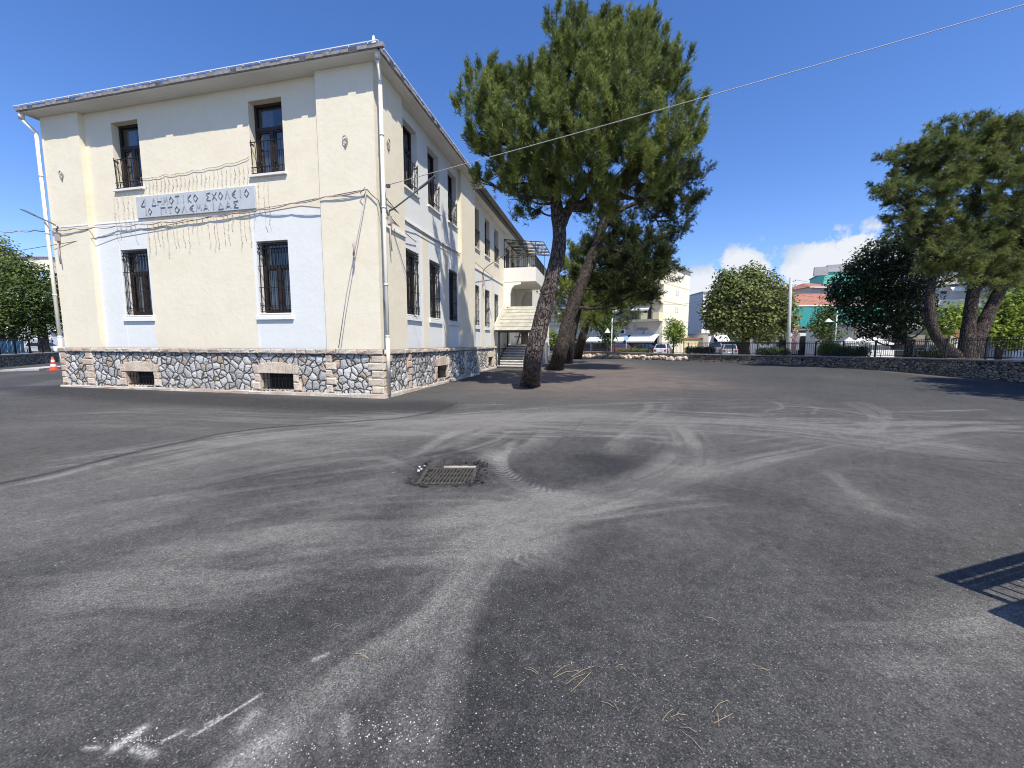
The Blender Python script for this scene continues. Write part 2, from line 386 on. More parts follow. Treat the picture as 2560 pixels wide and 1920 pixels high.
def leaves(name, blobs, dens, parent, mat, size=0.16, shell=0.5, squash=0.9, droop=0.0, clus=5):
    P, O = in_blobs(blobs, dens, shell, squash)
    n0 = len(P); P = np.repeat(P, clus, 0)+rng.normal(size=(n0*clus, 3))*size*0.9; O = np.repeat(O, clus, 0)
    n = len(P)
    nrm = unit(O*0.5+np.array([0, 0, 0.75])+rng.normal(size=(n, 3))*0.55)
    a = unit(np.cross(nrm, rng.normal(size=(n, 3)))); b = np.cross(nrm, a)
    a[:, 2] -= droop; s = (size*(0.6+0.8*rng.random(n)))[:, None]
    V = np.stack([P-a*s*0.55, P+b*s*0.32-nrm*s*0.05, P+a*s*0.6, P-b*s*0.32-nrm*s*0.05], axis=1).reshape(-1, 3)
    cl = np.repeat(rng.random(n0), clus)
    tint = np.clip(0.1+0.35*rng.random(n)+0.45*cl, 0, 1)
    return np_mesh(name, V, 4, np.repeat(tint, 4), mat, parent)
def trunk_tube(mb, pts, rads, n=12, sub=6, jit=0.07, flare=True):
    p = smooth_path(pts, sub); r = lerp_list(rads, len(p))
    if flare:
        for k in range(min(3, len(r))): r[k] *= 1+0.16*(3-k)/3
    mb.tube(p, r, n, 0, True, jit); return p
def branches(mb, blobs, spine, r0=0.07, every=1, m=0):
    sp = [Vector(p) for p in spine]
    for k, (c, r) in enumerate(blobs):
        if k % every: continue
        c = Vector(c)
        q = min(sp, key=lambda s: (s-c).length+max(0, s.z-c.z+0.25*(s-c).length)*2.0)
        mid = q.lerp(c, 0.5)+Vector((random.uniform(-.15, .15), random.uniform(-.15, .15), -0.12*(c-q).length))
        ext = c+(c-q).normalized()*r*0.5
        p = smooth_path([q, mid, c, ext], 4); L0 = (c-q).length
        rr = min(r0, 0.03+0.02*L0)
        mb.tube(p, lerp_list([rr, rr*0.65, rr*0.4, rr*0.12], len(p)), 6, m, False, 0.1)
        for _ in range(4):
            d = Vector(unit(rng.normal(size=3)))*r*0.85; d.z = abs(d.z)*0.7
            s0 = p[int(len(p)*random.uniform(0.45, 0.85))]
            mb.tube([s0, s0.lerp(c+d, 0.5)+Vector((0, 0, -.05*r)), c+d], [rr*0.35, rr*0.22, 0.006], 4, m, False)
def blob(x, y, r, dist): return (tuple(at(x, y, dist)), r*K/FPX*dist)

# ------------------------------------------------------------------ world, sun, camera
W = bpy.data.worlds.new('World'); S.world = W; W.use_nodes = True
nt = W.node_tree; bg = nt.nodes['Background']
sky = N(nt, 'ShaderNodeTexSky', sky_type='NISHITA', sun_disc=False, sun_elevation=EL, sun_rotation=AZ, air_density=1.0, dust_density=0.6, ozone_density=2.2, altitude=600)
hs = N(nt, 'ShaderNodeHueSaturation'); hs.inputs['Saturation'].default_value = 1.22; hs.inputs['Value'].default_value = 1.0
L(nt, sky.outputs[0], hs.inputs['Color'])
tc = N(nt, 'ShaderNodeTexCoord'); dirv = tc.outputs['Generated']
def cloud_lobe(d, rad, flat=0.55):
    v = nt.nodes.new('ShaderNodeVectorMath'); v.operation = 'SUBTRACT'; v.inputs[1].default_value = d; L(nt, dirv, v.inputs[0])
    s = nt.nodes.new('ShaderNodeVectorMath'); s.operation = 'MULTIPLY'; s.inputs[1].default_value = (1, 1, 1/flat); L(nt, v.outputs[0], s.inputs[0])
    l = nt.nodes.new('ShaderNodeVectorMath'); l.operation = 'LENGTH'; L(nt, s.outputs[0], l.inputs[0])
    return mth(nt, 'SUBTRACT', 1.0, mth(nt, 'DIVIDE', l.outputs['Value'], rad))
acc = None
for x, y, r, fl in ((1570, 612, 0.104, .45), (1600, 572, 0.055, .8), (1545, 640, 0.110, .4), (1632, 585, 0.046, .7), (1640, 630, 0.098, .4), (1725, 590, 0.055, .7), (1760, 570, 0.061, .7), (1800, 555, 0.061, .75), (1845, 540, 0.067, .7), (1700, 635, 0.110, .4), (1500, 612, 0.049, .5), (1880, 590, 0.110, .6), (1780, 610, 0.122, .5), (1950, 560, 0.061, .6), (2160, 640, 0.183, .4)):
    v = ray(x, y); v = v/np.linalg.norm(v)
    lo = cloud_lobe(tuple(v), r, fl); acc = lo if acc is None else mth(nt, 'MAXIMUM', acc, lo)
skyc = mixc(nt, 1.0, hs.outputs[0], (1.38, 1.32, 1.60), 'MULTIPLY')
cn = noise(nt, dirv, 23, 9, 0.58, 0.1)
den = mth(nt, 'ADD', acc, mth(nt, 'MULTIPLY', mth(nt, 'SUBTRACT', cn, 0.50), 3.2))
den = ramp(nt, den, (0.0, 0.0), (0.34, 0.95))
cn2 = noise(nt, dirv, 26, 6, 0.6)
ccol = ramp(nt, mth(nt, 'ADD', mth(nt, 'MULTIPLY', cn2, 0.6), mth(nt, 'MULTIPLY', acc, 0.6)), (0.22, (3.9, 4.7, 6.0)), (0.62, (6.6, 6.8, 7.1)))
mixed = mixc(nt, den, skyc, ccol)
L(nt, mixed, bg.inputs['Color']); bg.inputs['Strength'].default_value = 0.10
sd = bpy.data.lights.new('sun', 'SUN'); sd.energy = 4.6; sd.angle = R_(0.53); sd.color = (1.0, 0.95, 0.86)
so = bpy.data.objects.new('sun', sd); COL.objects.link(so); so.rotation_euler = (-SUN).to_track_quat('-Z', 'Y').to_euler(); so.location = (10, -20, 40)
cd = bpy.data.cameras.new('camera'); cam = bpy.data.objects.new('camera', cd); COL.objects.link(cam)
from mathutils import Matrix
cam.matrix_world = Matrix(((_R[0], _U[0], -_fw[0], 0), (_R[1], _U[1], -_fw[1], 0), (_R[2], _U[2], -_fw[2], CAMZ), (0, 0, 0, 1)))
cd.sensor_fit = 'HORIZONTAL'; cd.sensor_width = 36; cd.lens = FPX/2560*36; cd.clip_end = 3000; cd.clip_start = 0.05
S.camera = cam
S.view_settings.view_transform = 'Standard'; S.view_settings.look = 'None'; S.view_settings.exposure = 0.42; S.view_settings.gamma = 1
S.cycles.pixel_filter_type = 'BLACKMAN_HARRIS'; S.cycles.filter_width = 1.05; S.cycles.max_bounces = 6; S.cycles.transparent_max_bounces = 12; S.cycles.diffuse_bounces = 3; S.cycles.glossy_bounces = 3

# ------------------------------------------------------------------ the yard
def seg_dist(P, A, B):
    d = B-A; t = np.clip(((P-A)@d)/max(1e-9, d@d), 0, 1); return np.linalg.norm(P-A-t[:, None]*d, axis=1), t
def value_noise(P, s, seed):
    q = P*s; i = np.floor(q).astype(np.int64); f = q-i; f = f*f*(3-2*f)
    def h(a, b):
        n = (a*374761393+b*668265263+seed*144665) & 0x7fffffff; n = (n ^ (n >> 13))*1274126177 & 0x7fffffff; return ((n ^ (n >> 16)) & 0xffff)/65535.0
    x, y = i[:, 0], i[:, 1]
    return (h(x, y)*(1-f[:, 0])+h(x+1, y)*f[:, 0])*(1-f[:, 1])+(h(x, y+1)*(1-f[:, 0])+h(x+1, y+1)*f[:, 0])*f[:, 1]
def fbm(P, s, seed, o=4):
    return sum(value_noise(P, s*2**k, seed+k*17)*0.5**k for k in range(o))/sum(0.5**k for k in range(o))
def make_ground():
    rad = np.concatenate([np.geomspace(0.5, 1.7, 10)[:-1], np.geomspace(1.7, 32, 880), np.geomspace(32, 1500, 40)[1:]])
    a0 = -YAW  # view axis, measured anticlockwise from +Y
    vis = np.linspace(R_(-57), R_(57), 640); rest = np.linspace(R_(57), R_(303), 60)[1:-1]
    th = np.concatenate([vis, rest])+a0
    nr, na = len(rad), len(th)
    X = -np.sin(th)[None]*rad[:, None]; Y = np.cos(th)[None]*rad[:, None]
    P = np.stack([X.ravel(), Y.ravel()], 1); n = len(P)
    rr = np.repeat(rad, na); near = rr < 70
    Q = P[near]
    warp = np.stack([fbm(Q, 0.6, 3)-.5, fbm(Q, 0.6, 91)-.5], 1)
    Qw = Q+warp*0.5
    dust = np.zeros(len(Q)); fine = np.zeros(len(Q)); dark = np.zeros(len(Q)); lit = np.zeros(len(Q))
    def g2(x, y): v = gnd(x, y); return np.array([v[0], v[1]])
    def stroke(arr, pts, w, k, PW=Qw, hard=False, soft=None):
        pts = [g2(*p) for p in pts]; best = np.full(len(Q), 1e9)
        c = sum(pts)/len(pts); ext = max(np.linalg.norm(p-c) for p in pts)+4*w
        sel = np.linalg.norm(Q-c, axis=1) < ext
        for A, B in zip(pts[:-1], pts[1:]):
            d, _ = seg_dist(PW[sel], A, B); best[sel] = np.minimum(best[sel], d)
        a = np.clip(1.5-best/w, 0, 1) if hard else np.exp(-(best/w)**2)
        arr += a*k; return best
    D = lambda pts, w, k, **kw: stroke(dust, pts, w, k, **kw)
    # broad pale dust spread over the middle of the yard
    D([(0, 1090), (250, 1030), (520, 985), (760, 945), (1000, 905), (1250, 890)], 0.85, 0.31)
    D([(60, 1150), (350, 1110), (650, 1080), (900, 1060), (1080, 1100)], 0.45, 0.26)
    D([(350, 1195), (700, 1160), (1000, 1160), (1180, 1200)], 0.28, 0.26)
    D([(1000, 1130), (1120, 1120), (1220, 1085)], 0.30, 0.46)
    D([(1150, 1075), (1260, 1085), (1380, 1060), (1470, 1015)], 0.20, 0.40)
    D([(1080, 980), (1075, 1010), (1110, 1045), (1190, 1075), (1300, 1080)], 0.13, 0.37)
    D([(1470, 1010), (1485, 975), (1465, 930), (1440, 905)], 0.30, 0.25)
    D([(900, 925), (1100, 905), (1350, 900), (1600, 912), (1850, 930)], 0.55, 0.31)
    D([(1300, 925), (1500, 922), (1700, 940), (1850, 960), (2050, 980)], 0.35, 0.24)
    D([(1480, 1030), (1650, 995), (1850, 960), (2000, 940)], 0.30, 0.19)
    D([(1830, 1040), (1870, 1075), (1910, 1110)], 0.14, 0.12)
    D([(1400, 1160), (1600, 1120), (1900, 1090)], 0.35, 0.10)
    D([(2050, 1350), (2212, 1330)], 0.22, 0.17)
    D([(1960, 1480), (2130, 1370), (2212, 1350)], 0.25, 0.14)
    D([(560, 1560), (620, 1500), (760, 1470), (900, 1380), (960, 1250), (1010, 1180)], 0.17, 0.26)
    D([(820, 1659), (900, 1560), (950, 1450)], 0.16, 0.22)
    D([(100, 1400), (300, 1330), (500, 1260)], 0.25, 0.07)
    D([(0, 850), (60, 838), (140, 822)], 0.5, 0.34); D([(0, 815), (60, 808), (110, 803)], 0.8, 0.15)
    D([(0, 925), (150, 918), (320, 922), (470, 932), (560, 938)], 0.22, 0.14)
    def flow(pts, w, k, seed, fr_=9.0, thr=.44):
        """fibrous dust following the curve of a vehicle's path"""
        p = [np.array(g2(q[0], q[1])) for q in smooth_path([(a, b, 0) for a, b in pts], 5)]; best = np.full(len(Q), 1e9); la = np.zeros(len(Q)); sa = np.zeros(len(Q)); cum = 0
        c = sum(p)/len(p); sel = np.where(np.linalg.norm(Q-c, axis=1) < max(np.linalg.norm(q-c) for q in p)+3*w)[0]; qs = Q[sel]+warp[sel]*.12
        for A, B in zip(p[:-1], p[1:]):
            d, t = seg_dist(qs, A, B); ln = np.linalg.norm(B-A); dirn = (B-A)/ln; m = d < best[sel]; ii = sel[m]
            best[ii] = d[m]; la[ii] = (qs[m]-A)@np.array([-dirn[1], dirn[0]]); sa[ii] = cum+t[m]*ln; cum += ln
        u = np.clip(sa/cum, 0, 1); env = np.exp(-(best/w)**2)*np.clip(u*6, 0, 1)*np.clip((1-u)*6, 0, 1)
        f = np.clip((fbm(np.stack([sa*.45+seed*3.7, la*fr_+seed], 1), 1.0, seed, 5)-thr)*4.5, 0, 1)*(.4+.6*fbm(Q, 1.1, seed+9, 3)); dust[:] += k*f*env
    for n_, (pts, w, k) in enumerate((([(0, 1060), (250, 1000), (520, 950), (760, 925), (1000, 895), (1200, 882)], .7, 1.0), ([(0, 1140), (300, 1090), (600, 1050), (900, 1010), (1080, 960), (1150, 920)], .5, .9),
            ([(250, 1200), (600, 1155), (900, 1135), (1130, 1112), (1300, 1070), (1450, 1020), (1490, 960), (1450, 905)], .32, 1.1), ([(450, 1260), (800, 1205), (1050, 1190), (1230, 1140)], .25, .9),
            ([(1120, 940), (1075, 995), (1120, 1050), (1250, 1075), (1400, 1045), (1490, 990)], .20, 1.2), ([(600, 1580), (720, 1450), (900, 1330), (1000, 1220), (1070, 1120)], .22, .8), ([(800, 922), (1200, 905), (1600, 915), (1900, 945), (2212, 980)], .75, 1.0),
            ([(1480, 1035), (1700, 985), (1950, 940), (2212, 915)], .45, .7), ([(1780, 1010), (1840, 1070), (1950, 1125), (2120, 1160)], .22, .6), ([(900, 990), (1000, 940), (1150, 900), (1300, 885)], .3, .8), ([(1250, 1000), (1330, 940), (1400, 890), (1420, 865)], .35, .6),
            ([(0, 905), (300, 895), (700, 905), (950, 885)], .9, .45), ([(1500, 880), (1720, 878), (1900, 905), (1830, 950)], .4, .6), ([(0, 1250), (400, 1230), (800, 1260)], .35, .35), ([(1700, 1330), (2000, 1330), (2212, 1290)], .4, .4))):
        flow(pts, w, k*(.5 if n_ == 8 else 1.05), 11+n_*7)
    for n_, (pts, w, k) in enumerate((([(0, 1010), (300, 975), (600, 950), (900, 945), (1050, 960)], .35, .7), ([(350, 1060), (600, 1010), (850, 985), (960, 1060)], .3, .7), ([(700, 1100), (1000, 1085), (1200, 1110), (1420, 1080)], .3, .8), ([(1150, 960), (1280, 930), (1420, 950), (1500, 1010)], .22, .6), ([(1550, 960), (1750, 940), (2000, 955), (2212, 1010)], .3, .6), ([(1000, 1250), (1100, 1160), (1300, 1110), (1600, 1075)], .25, .6), ([(850, 1659), (940, 1500), (985, 1330), (1060, 1200)], .12, .9), ([(0, 1340), (250, 1300), (520, 1310)], .3, .35), ([(1300, 870), (1600, 860), (1800, 868)], .8, .5))):
        flow(pts, w*1.15, k*.85, 201+n_*7, 11.0)
    dark += .55*np.clip((fbm(Qw, .55, 77)-.54)*5, 0, 1)*np.exp(-((rr[near]-4.5)/3.5)**2)
    # thin streaks swept across by vehicles
    for k in range(170):
        x = random.uniform(650, 2150); y = random.gauss(915, 17); l = random.uniform(60, 260)
        y2 = y+l*random.uniform(-.035, .075)
        D([(x, y), (x+l*.5, (y+y2)/2+random.uniform(-2, 2)), (x+l, y2)], random.uniform(.02, .08), random.uniform(.10, .42), PW=Q)
    for k in range(60):
        x = random.uniform(0, 1200); y = random.uniform(960, 1180); l = random.uniform(60, 220)
        D([(x, y), (x+l, y-l*random.uniform(.05, .25))], random.uniform(.02, .06), random.uniform(.08, .2))
    # curved tyre marks
    def arc(pts, w=0.03, k=0.35, gap=0.0):
        p = smooth_path([(a, b, 0) for a, b in pts], 6); D([(q[0], q[1]) for q in p], w, k, PW=Q)
    arc([(1590, 870), (1700, 872), (1760, 880), (1755, 895)], .04, .35); arc([(1560, 862), (1660, 866), (1690, 880), (1650, 888)], .05, .38)
    for o in (0, 9, 18, 33, 42, 51):
        arc([(1815+o, 868), (1868+o, 890), (1878+o*.8, 912), (1845+o, 935)], .025, .36)
    arc([(1680, 905), (1740, 915), (1800, 935), (1830, 950)], .03, .3); arc([(1560, 893), (1650, 891), (1740, 886)], .03, .28)
    arc([(1090, 890), (1180, 880), (1330, 872), (1480, 868)], .06, .3); arc([(1000, 930), (950, 950), (900, 985)], .10, .4)
    # lug tread prints
    def tread(pts, w, k):
        p = [np.array(g2(a[0], a[1])) for a in [(q[0], q[1]) for q in smooth_path([(a, b, 0) for a, b in pts], 5)]]
        cum = 0
        for A, B in zip(p[:-1], p[1:]):
            d, t = seg_dist(Q, A, B); ln = np.linalg.norm(B-A); s = cum+t*ln; dirn = (B-A)/ln
            lat_ = (Q-A)@np.array([-dirn[1], dirn[0]])
            ph = np.sin((s+np.abs(lat_)*0.7)*2*PI/0.085)
            m = (d < w) & (t > 0) & (t < 1)
            brk_ = np.clip(1.9*fbm(Q[m], 5.0, 63, 3)-.45, 0, 1); fine[m] = np.maximum(fine[m], .75*k*brk_*np.clip(ph[m]*1.2, 0, 1)*(1-0.7*(np.abs(lat_[m])/w)))
            cum += ln
    tread([(1110, 955), (1085, 975), (1075, 1000), (1095, 1025), (1150, 1052), (1200, 1068)], 0.13, 0.75)
    tread([(990, 925), (960, 945), (925, 965), (895, 985)], 0.13, 0.5)
    tread([(1000, 1110), (985, 1125), (965, 1135)], 0.10, 0.4); tread([(1180, 1190), (1140, 1205), (1100, 1212)], 0.09, 0.5)
    # crushed lime lines and spots near the viewpoint
    for pts, w, k in (([(410, 1588), (520, 1522), (560, 1497)], .007, .8), ([(350, 1597), (395, 1574)], .007, .8), ([(440, 1562), (470, 1545)], .006, .6),
                      ([(250, 1610), (280, 1590), (305, 1572)], .02, .9), ([(185, 1612), (215, 1612)], .008, .8), ([(290, 1612), (330, 1626)], .016, .7),
                      ([(810, 1570), (840, 1566), (900, 1575), (940, 1580)], .018, 1.2), ([(865, 1530), (885, 1540)], .025, .7), ([(740, 1558), (775, 1560), (800, 1553)], .022, 1.1),
                      ([(700, 1580), (705, 1640)], .03, .5), ([(545, 1540), (520, 1570)], .03, .4), ([(660, 1640), (690, 1625)], .05, .5), ([(490, 1655), (560, 1605), (600, 1590)], .05, .35),
                      ([(675, 1424), (705, 1412)], .012, .5)):
        stroke(fine, pts, w, k, PW=Q+(warp*0.05))
    # seams between asphalt lanes, newer dark strip beside the school
    stroke(dark, [(0, 1045), (120, 1020), (300, 975), (470, 938), (560, 926), (700, 915), (850, 905), (930, 893), (985, 872)], 0.055, 1.1, PW=Q+warp*0.08)
    sm_ = np.zeros(len(Q)); stroke(sm_, [(0, 1054), (120, 1029), (300, 983), (470, 946), (560, 934)], 0.06, 0.40, PW=Q+warp*0.15); fine = np.maximum(fine, sm_*np.clip(3.2*fbm(Q, 3.0, 15, 3)-1.35, 0, 1))
    stroke(dark, [(0, 985), (150, 950), (350, 922), (550, 893), (700, 870)], 0.018, 0.6, PW=Q)
    stroke(dark, [(1150, 1000), (1240, 930), (1260, 905)], 0.015, 0.35, PW=Q); stroke(dark, [(1600, 925), (1800, 955), (2000, 985), (2212, 1003)], 0.03, 0.5, PW=Q)
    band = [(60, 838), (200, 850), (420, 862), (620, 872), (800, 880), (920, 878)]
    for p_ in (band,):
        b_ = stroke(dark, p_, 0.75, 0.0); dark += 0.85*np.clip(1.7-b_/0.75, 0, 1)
    stroke(dark, [(1060, 1659), (1010, 1520), (1020, 1420), (1100, 1320), (1230, 1230), (1330, 1150)], 0.20, 0.50); stroke(dark, [(1200, 1600), (1150, 1480), (1250, 1350)], .3, .28); stroke(dark, [(1290, 985), (1340, 1000), (1300, 1040)], .25, .35); stroke(dark, [(300, 1330), (600, 1310), (640, 1290)], .22, .35); stroke(dark, [(560, 1110), (640, 1105)], .16, .45); stroke(dark, [(520, 1195), (610, 1175)], .12, .4)
    stroke(dark, [(100, 1650), (350, 1640), (480, 1630)], 0.10, 0.45); stroke(dark, [(620, 1659), (800, 1650)], 0.10, 0.5)
    stroke(dark, [(950, 1160), (1010, 1130)], 0.10, 0.4); stroke(dark, [(1290, 990), (1400, 1000), (1440, 960)], .35, .3)
    stroke(dark, [(930, 985), (990, 975), (1020, 985)], 0.16, 0.7); stroke(dark, [(905, 1030), (940, 1045)], 0.12, 0.5)
    # shed pine needles lying under the trees
    for x, y, rx, ry, k in ((-1.0, 15.5, 3.6, 3.4, .75), (1.4, 21, 3.6, 5.5, .85), (0.2, 30, 3.8, 7, .7), (-3.2, 22, 2.6, 8, .7), (3.6, 16.2, 2.6, 2.2, .4), (16.6, 24, .7, 6, .6)):
        lit += k*np.exp(-(((Qw[:, 0]-x)/rx)**2+((Qw[:, 1]-y)/ry)**2)**1.5)
    brk = np.clip(0.35+1.3*fbm(Q*np.array([1, 2.2]), 1.1, 5), 0, 1.4)
    dust = np.clip(dust*brk+0.20*fbm(Q, 0.35, 44)+0.12*np.exp(-((rr[near]-9)/6)**2), 0, 2); dust = .80*np.tanh(dust/.80); dust *= 1-.8*np.clip(dark, 0, 1); lit = np.clip(lit*np.clip(0.2+1.5*fbm(Q, 1.6, 8), 0, 1.3), 0, 1)
    z = np.zeros(n); zq = 0.012*(fbm(Q, 0.8, 71)-.5)
    # the sunk drain
    c = g2(968, 1020); e1 = g2(1010, 1000)-g2(945, 1000); e1 /= np.linalg.norm(e1); e2 = np.array([-e1[1], e1[0]])
    lu = (Q-c)@e1; lv = (Q-c)@e2
    pit = np.clip((0.40-np.abs(lu+0.02*np.sin(lv*17)))/0.07, 0, 1)*np.clip((0.44-np.abs(lv+0.02*np.sin(lu*15)))/0.07, 0, 1)
    zq = zq*(1-pit)-0.075*pit+0.045*np.exp(-(((lu)/0.5)**2+((lv-0.62)/0.2)**2))+0.02*np.exp(-(((lu+.55)/0.15)**2+((lv)/0.3)**2))+(fbm(Q, 9, 5, 3)-.5)*.05*np.exp(-((lu/.75)**2+(lv/.8)**2)**2)*(1-pit); dk2 = 1.1*np.exp(-((lu/.58)**2+((lv-.05)/.62)**2)**2)*np.clip(.4+1.2*fbm(Q, 3, 9, 3), 0, 1); dark += dk2; dust *= 1-.85*np.clip(dk2, 0, 1)
    fade = np.clip((60-rr[near])/20, 0, 1); zq *= fade
    z[near] = zq
    me = bpy.data.meshes.new('asphalt_yard')
    V = np.column_stack([P, z]); V = np.vstack([V, [[0, 0, 0]]])
    i = np.arange(nr-1)[:, None]*na; j = np.arange(na)[None]; j2 = (j+1) % na
    F = np.stack([i+j, i+na+j, i+na+j2, i+j2], -1).reshape(-1, 4)[:, ::-1]
    tri = np.stack([np.full(na, n), np.arange(na), (np.arange(na)+1) % na], -1)
    me.vertices.add(n+1); me.vertices.foreach_set('co', V.astype(np.float32).ravel())
    nl = F.size+tri.size; me.loops.add(nl); me.loops.foreach_set('vertex_index', np.concatenate([F.ravel(), tri.ravel()]).astype(np.int32))
    ls = np.concatenate([np.arange(len(F))*4, F.size+np.arange(len(tri))*3]).astype(np.int32)
    me.polygons.add(len(F)+len(tri)); me.polygons.foreach_set('loop_start', ls); me.update(calc_edges=True)
    me.polygons.foreach_set('use_smooth', np.ones(len(ls), bool))
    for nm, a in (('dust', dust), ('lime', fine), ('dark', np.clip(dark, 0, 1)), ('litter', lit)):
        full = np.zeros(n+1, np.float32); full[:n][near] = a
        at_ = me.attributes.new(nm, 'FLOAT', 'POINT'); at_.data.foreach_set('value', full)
    m, nt, b = nodes_of('dusty_asphalt'); p = objco(nt)
    A = lambda s: N(nt, 'ShaderNodeAttribute', attribute_name=s).outputs['Fac']
    base = ramp(nt, noise(nt, p, 1.3, 6, 0.6), (0.3, (0.038, 0.0375, 0.0362)), (0.7, (0.056, 0.0552, 0.0533)))
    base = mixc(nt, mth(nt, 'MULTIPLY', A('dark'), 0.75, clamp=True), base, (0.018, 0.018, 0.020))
    n1 = noise(nt, p, 70, 3, 0.7); n2 = noise(nt, p, 9, 5, 0.65)
    v = N(nt, 'ShaderNodeTexVoronoi', Scale=190.0); L(nt, p, v.inputs['Vector'])
    sp = N(nt, 'ShaderNodeSeparateColor'); L(nt, v.outputs['Color'], sp.inputs[0])
    agg = ramp(nt, sp.outputs[0], (0.0, 0.3), (0.55, 0.85), (0.85, 1.5), (1.0, 2.7))
    base = mixc(nt, 0.8, base, agg, 'MULTIPLY')
    n3 = noise(nt, p, 28, 5, 0.7)
    dn = mth(nt, 'ADD', A('dust'), mth(nt, 'MULTIPLY', mth(nt, 'SUBTRACT', n2, 0.5), 0.55))
    def streak(px0, px1, a_, b_, sd1):
        e = g2(*px1)-g2(*px0); e = e/np.linalg.norm(e); o_ = []
        for v_, k_ in (((e[0], e[1], 0), a_), ((-e[1], e[0], 0), b_)):
            d_ = nt.nodes.new('ShaderNodeVectorMath'); d_.operation = 'DOT_PRODUCT'; d_.inputs[1].default_value = v_; L(nt, p, d_.inputs[0]); o_.append(mth(nt, 'MULTIPLY', d_.outputs['Value'], k_))
        c_ = nt.nodes.new('ShaderNodeCombineXYZ'); L(nt, o_[0], c_.inputs[0]); L(nt, o_[1], c_.inputs[1]); c_.inputs[2].default_value = sd1
        return noise(nt, c_.outputs[0], 1.0, 7, 0.68, 0.35)
    sk = mth(nt, 'ADD', mth(nt, 'SUBTRACT', streak((0, 1090), (1000, 905), .7, 7.5, 3.1), 0.5), mth(nt, 'SUBTRACT', streak((1300, 925), (2050, 980), .55, 5.0, 8.7), 0.5))
    sw = mth(nt, 'SUBTRACT', streak((560, 1560), (1010, 1180), .8, 6.0, 1.7), 0.5)
    dn = mth(nt, 'ADD', dn, mth(nt, 'MULTIPLY', mth(nt, 'ADD', mth(nt, 'MULTIPLY', sk, .45), mth(nt, 'MULTIPLY', sw, .3)), mth(nt, 'ADD', 0.10, mth(nt, 'MULTIPLY', A('dust'), 1.2))))
    dn = mth(nt, 'ADD', dn, mth(nt, 'MULTIPLY', mth(nt, 'SUBTRACT', n3, 0.52), mth(nt, 'ADD', 0.25, mth(nt, 'MULTIPLY', A('dust'), 1.3))), clamp=True)
    dn = mth(nt, 'MULTIPLY', dn, mth(nt, 'ADD', 0.35, mth(nt, 'MULTIPLY', sp.outputs[2], 1.2)), clamp=True)
    dn = mth(nt, 'MULTIPLY', dn, ramp(nt, n1, (0.32, 0.35), (0.60, 1.0)), clamp=True)
    col = mixc(nt, mth(nt, 'MULTIPLY', mth(nt, 'POWER', dn, 1.15), 0.82), base, (0.36, 0.342, 0.305))
    lm = mth(nt, 'MULTIPLY', A('lime'), ramp(nt, noise(nt, p, 95, 3, 0.75), (0.36, 0.0), (0.60, 1.0)), clamp=True)
    col = mixc(nt, lm, col, (0.62, 0.60, 0.55))
    lt = mth(nt, 'MULTIPLY', A('litter'), ramp(nt, noise(nt, p, 14, 6, 0.75), (0.40, 0.0), (0.62, 1.0)))
    col = mixc(nt, lt, col, ramp(nt, n1, (0.3, (0.10, 0.074, 0.058)), (0.7, (0.36, 0.275, 0.22))))
    ch = ramp(nt, mth(nt, 'ADD', sp.outputs[1], mth(nt, 'MULTIPLY', noise(nt, p, 2.0, 2), 0.03)), (0.995, 0.0), (1.0, 1.0))
    col = mixc(nt, mth(nt, 'MULTIPLY', ch, 0.35), col, (0.55, 0.53, 0.5))
    L(nt, col, b.inputs['Base Color']); b.inputs['Roughness'].default_value = 0.88; b.inputs['Specular IOR Level'].default_value = 0.25
    bump(nt, b, mth(nt, 'ADD', sp.outputs[0], mth(nt, 'MULTIPLY', n1, 0.8)), 0.55, 0.006)
    me.materials.append(m)
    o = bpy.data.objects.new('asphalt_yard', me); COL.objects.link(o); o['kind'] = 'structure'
    o['label'] = 'dark grey asphalt yard streaked with pale dust and tyre marks'
    return c, e1, e2
drain_c, drain_e1, drain_e2 = make_ground()

# ------------------------------------------------------------------ the school
YF, YW = 10.37, 10.53            # front pilaster face, front wall face
XP, XW, XS = -6.2, -6.36, -6.68  # side pilaster face, side wall face, face of the set back length
XL = -18.72; YB = 48.0
fr = lambda plane: (lambda u, z, d: Vector((u, plane-d, z)))
sd_ = lambda plane: (lambda u, z, d: Vector((plane+d, u, z)))
def wall(mb, Pf, u0, u1, z0, z1, holes=(), depth=0.24, cm=lambda u, z: 0, ub=(), zb=(), rm=None):
    us = sorted({u0, u1, *[h[i] for h in holes for i in (0, 1)], *[x for x in ub if u0 < x < u1]})
    zs = sorted({z0, z1, *[h[i] for h in holes for i in (2, 3)], *[x for x in zb if z0 < x < z1]})
    for a, b in zip(us[:-1], us[1:]):
        for c, d in zip(zs[:-1], zs[1:]):
            um, zm = (a+b)/2, (c+d)/2
            if any(h[0] < um < h[1] and h[2] < zm < h[3] for h in holes): continue
            mb.face([Pf(a, c, 0), Pf(b, c, 0), Pf(b, d, 0), Pf(a, d, 0)], cm(um, zm))
    for h in holes:
        a, b, c, d = h; k = rm(h) if rm else cm((a+b)/2, (c+d)/2)
        for q in (((a, c), (a, d)), ((b, d), (b, c)), ((a, d), (b, d)), ((b, c), (a, c))):
            (p0, p1) = q
            mb.face([Pf(*p0, 0), Pf(*p1, 0), Pf(*p1, -depth), Pf(*p0, -depth)], k)
def pbox(mb, Pf, u0, u1, z0, z1, d0, d1, m=0):
    mb.hexa([Pf(u0, z0, d0), Pf(u1, z0, d0), Pf(u1, z0, d1), Pf(u0, z0, d1), Pf(u0, z1, d0), Pf(u1, z1, d0), Pf(u1, z1, d1), Pf(u0, z1, d1)], m)
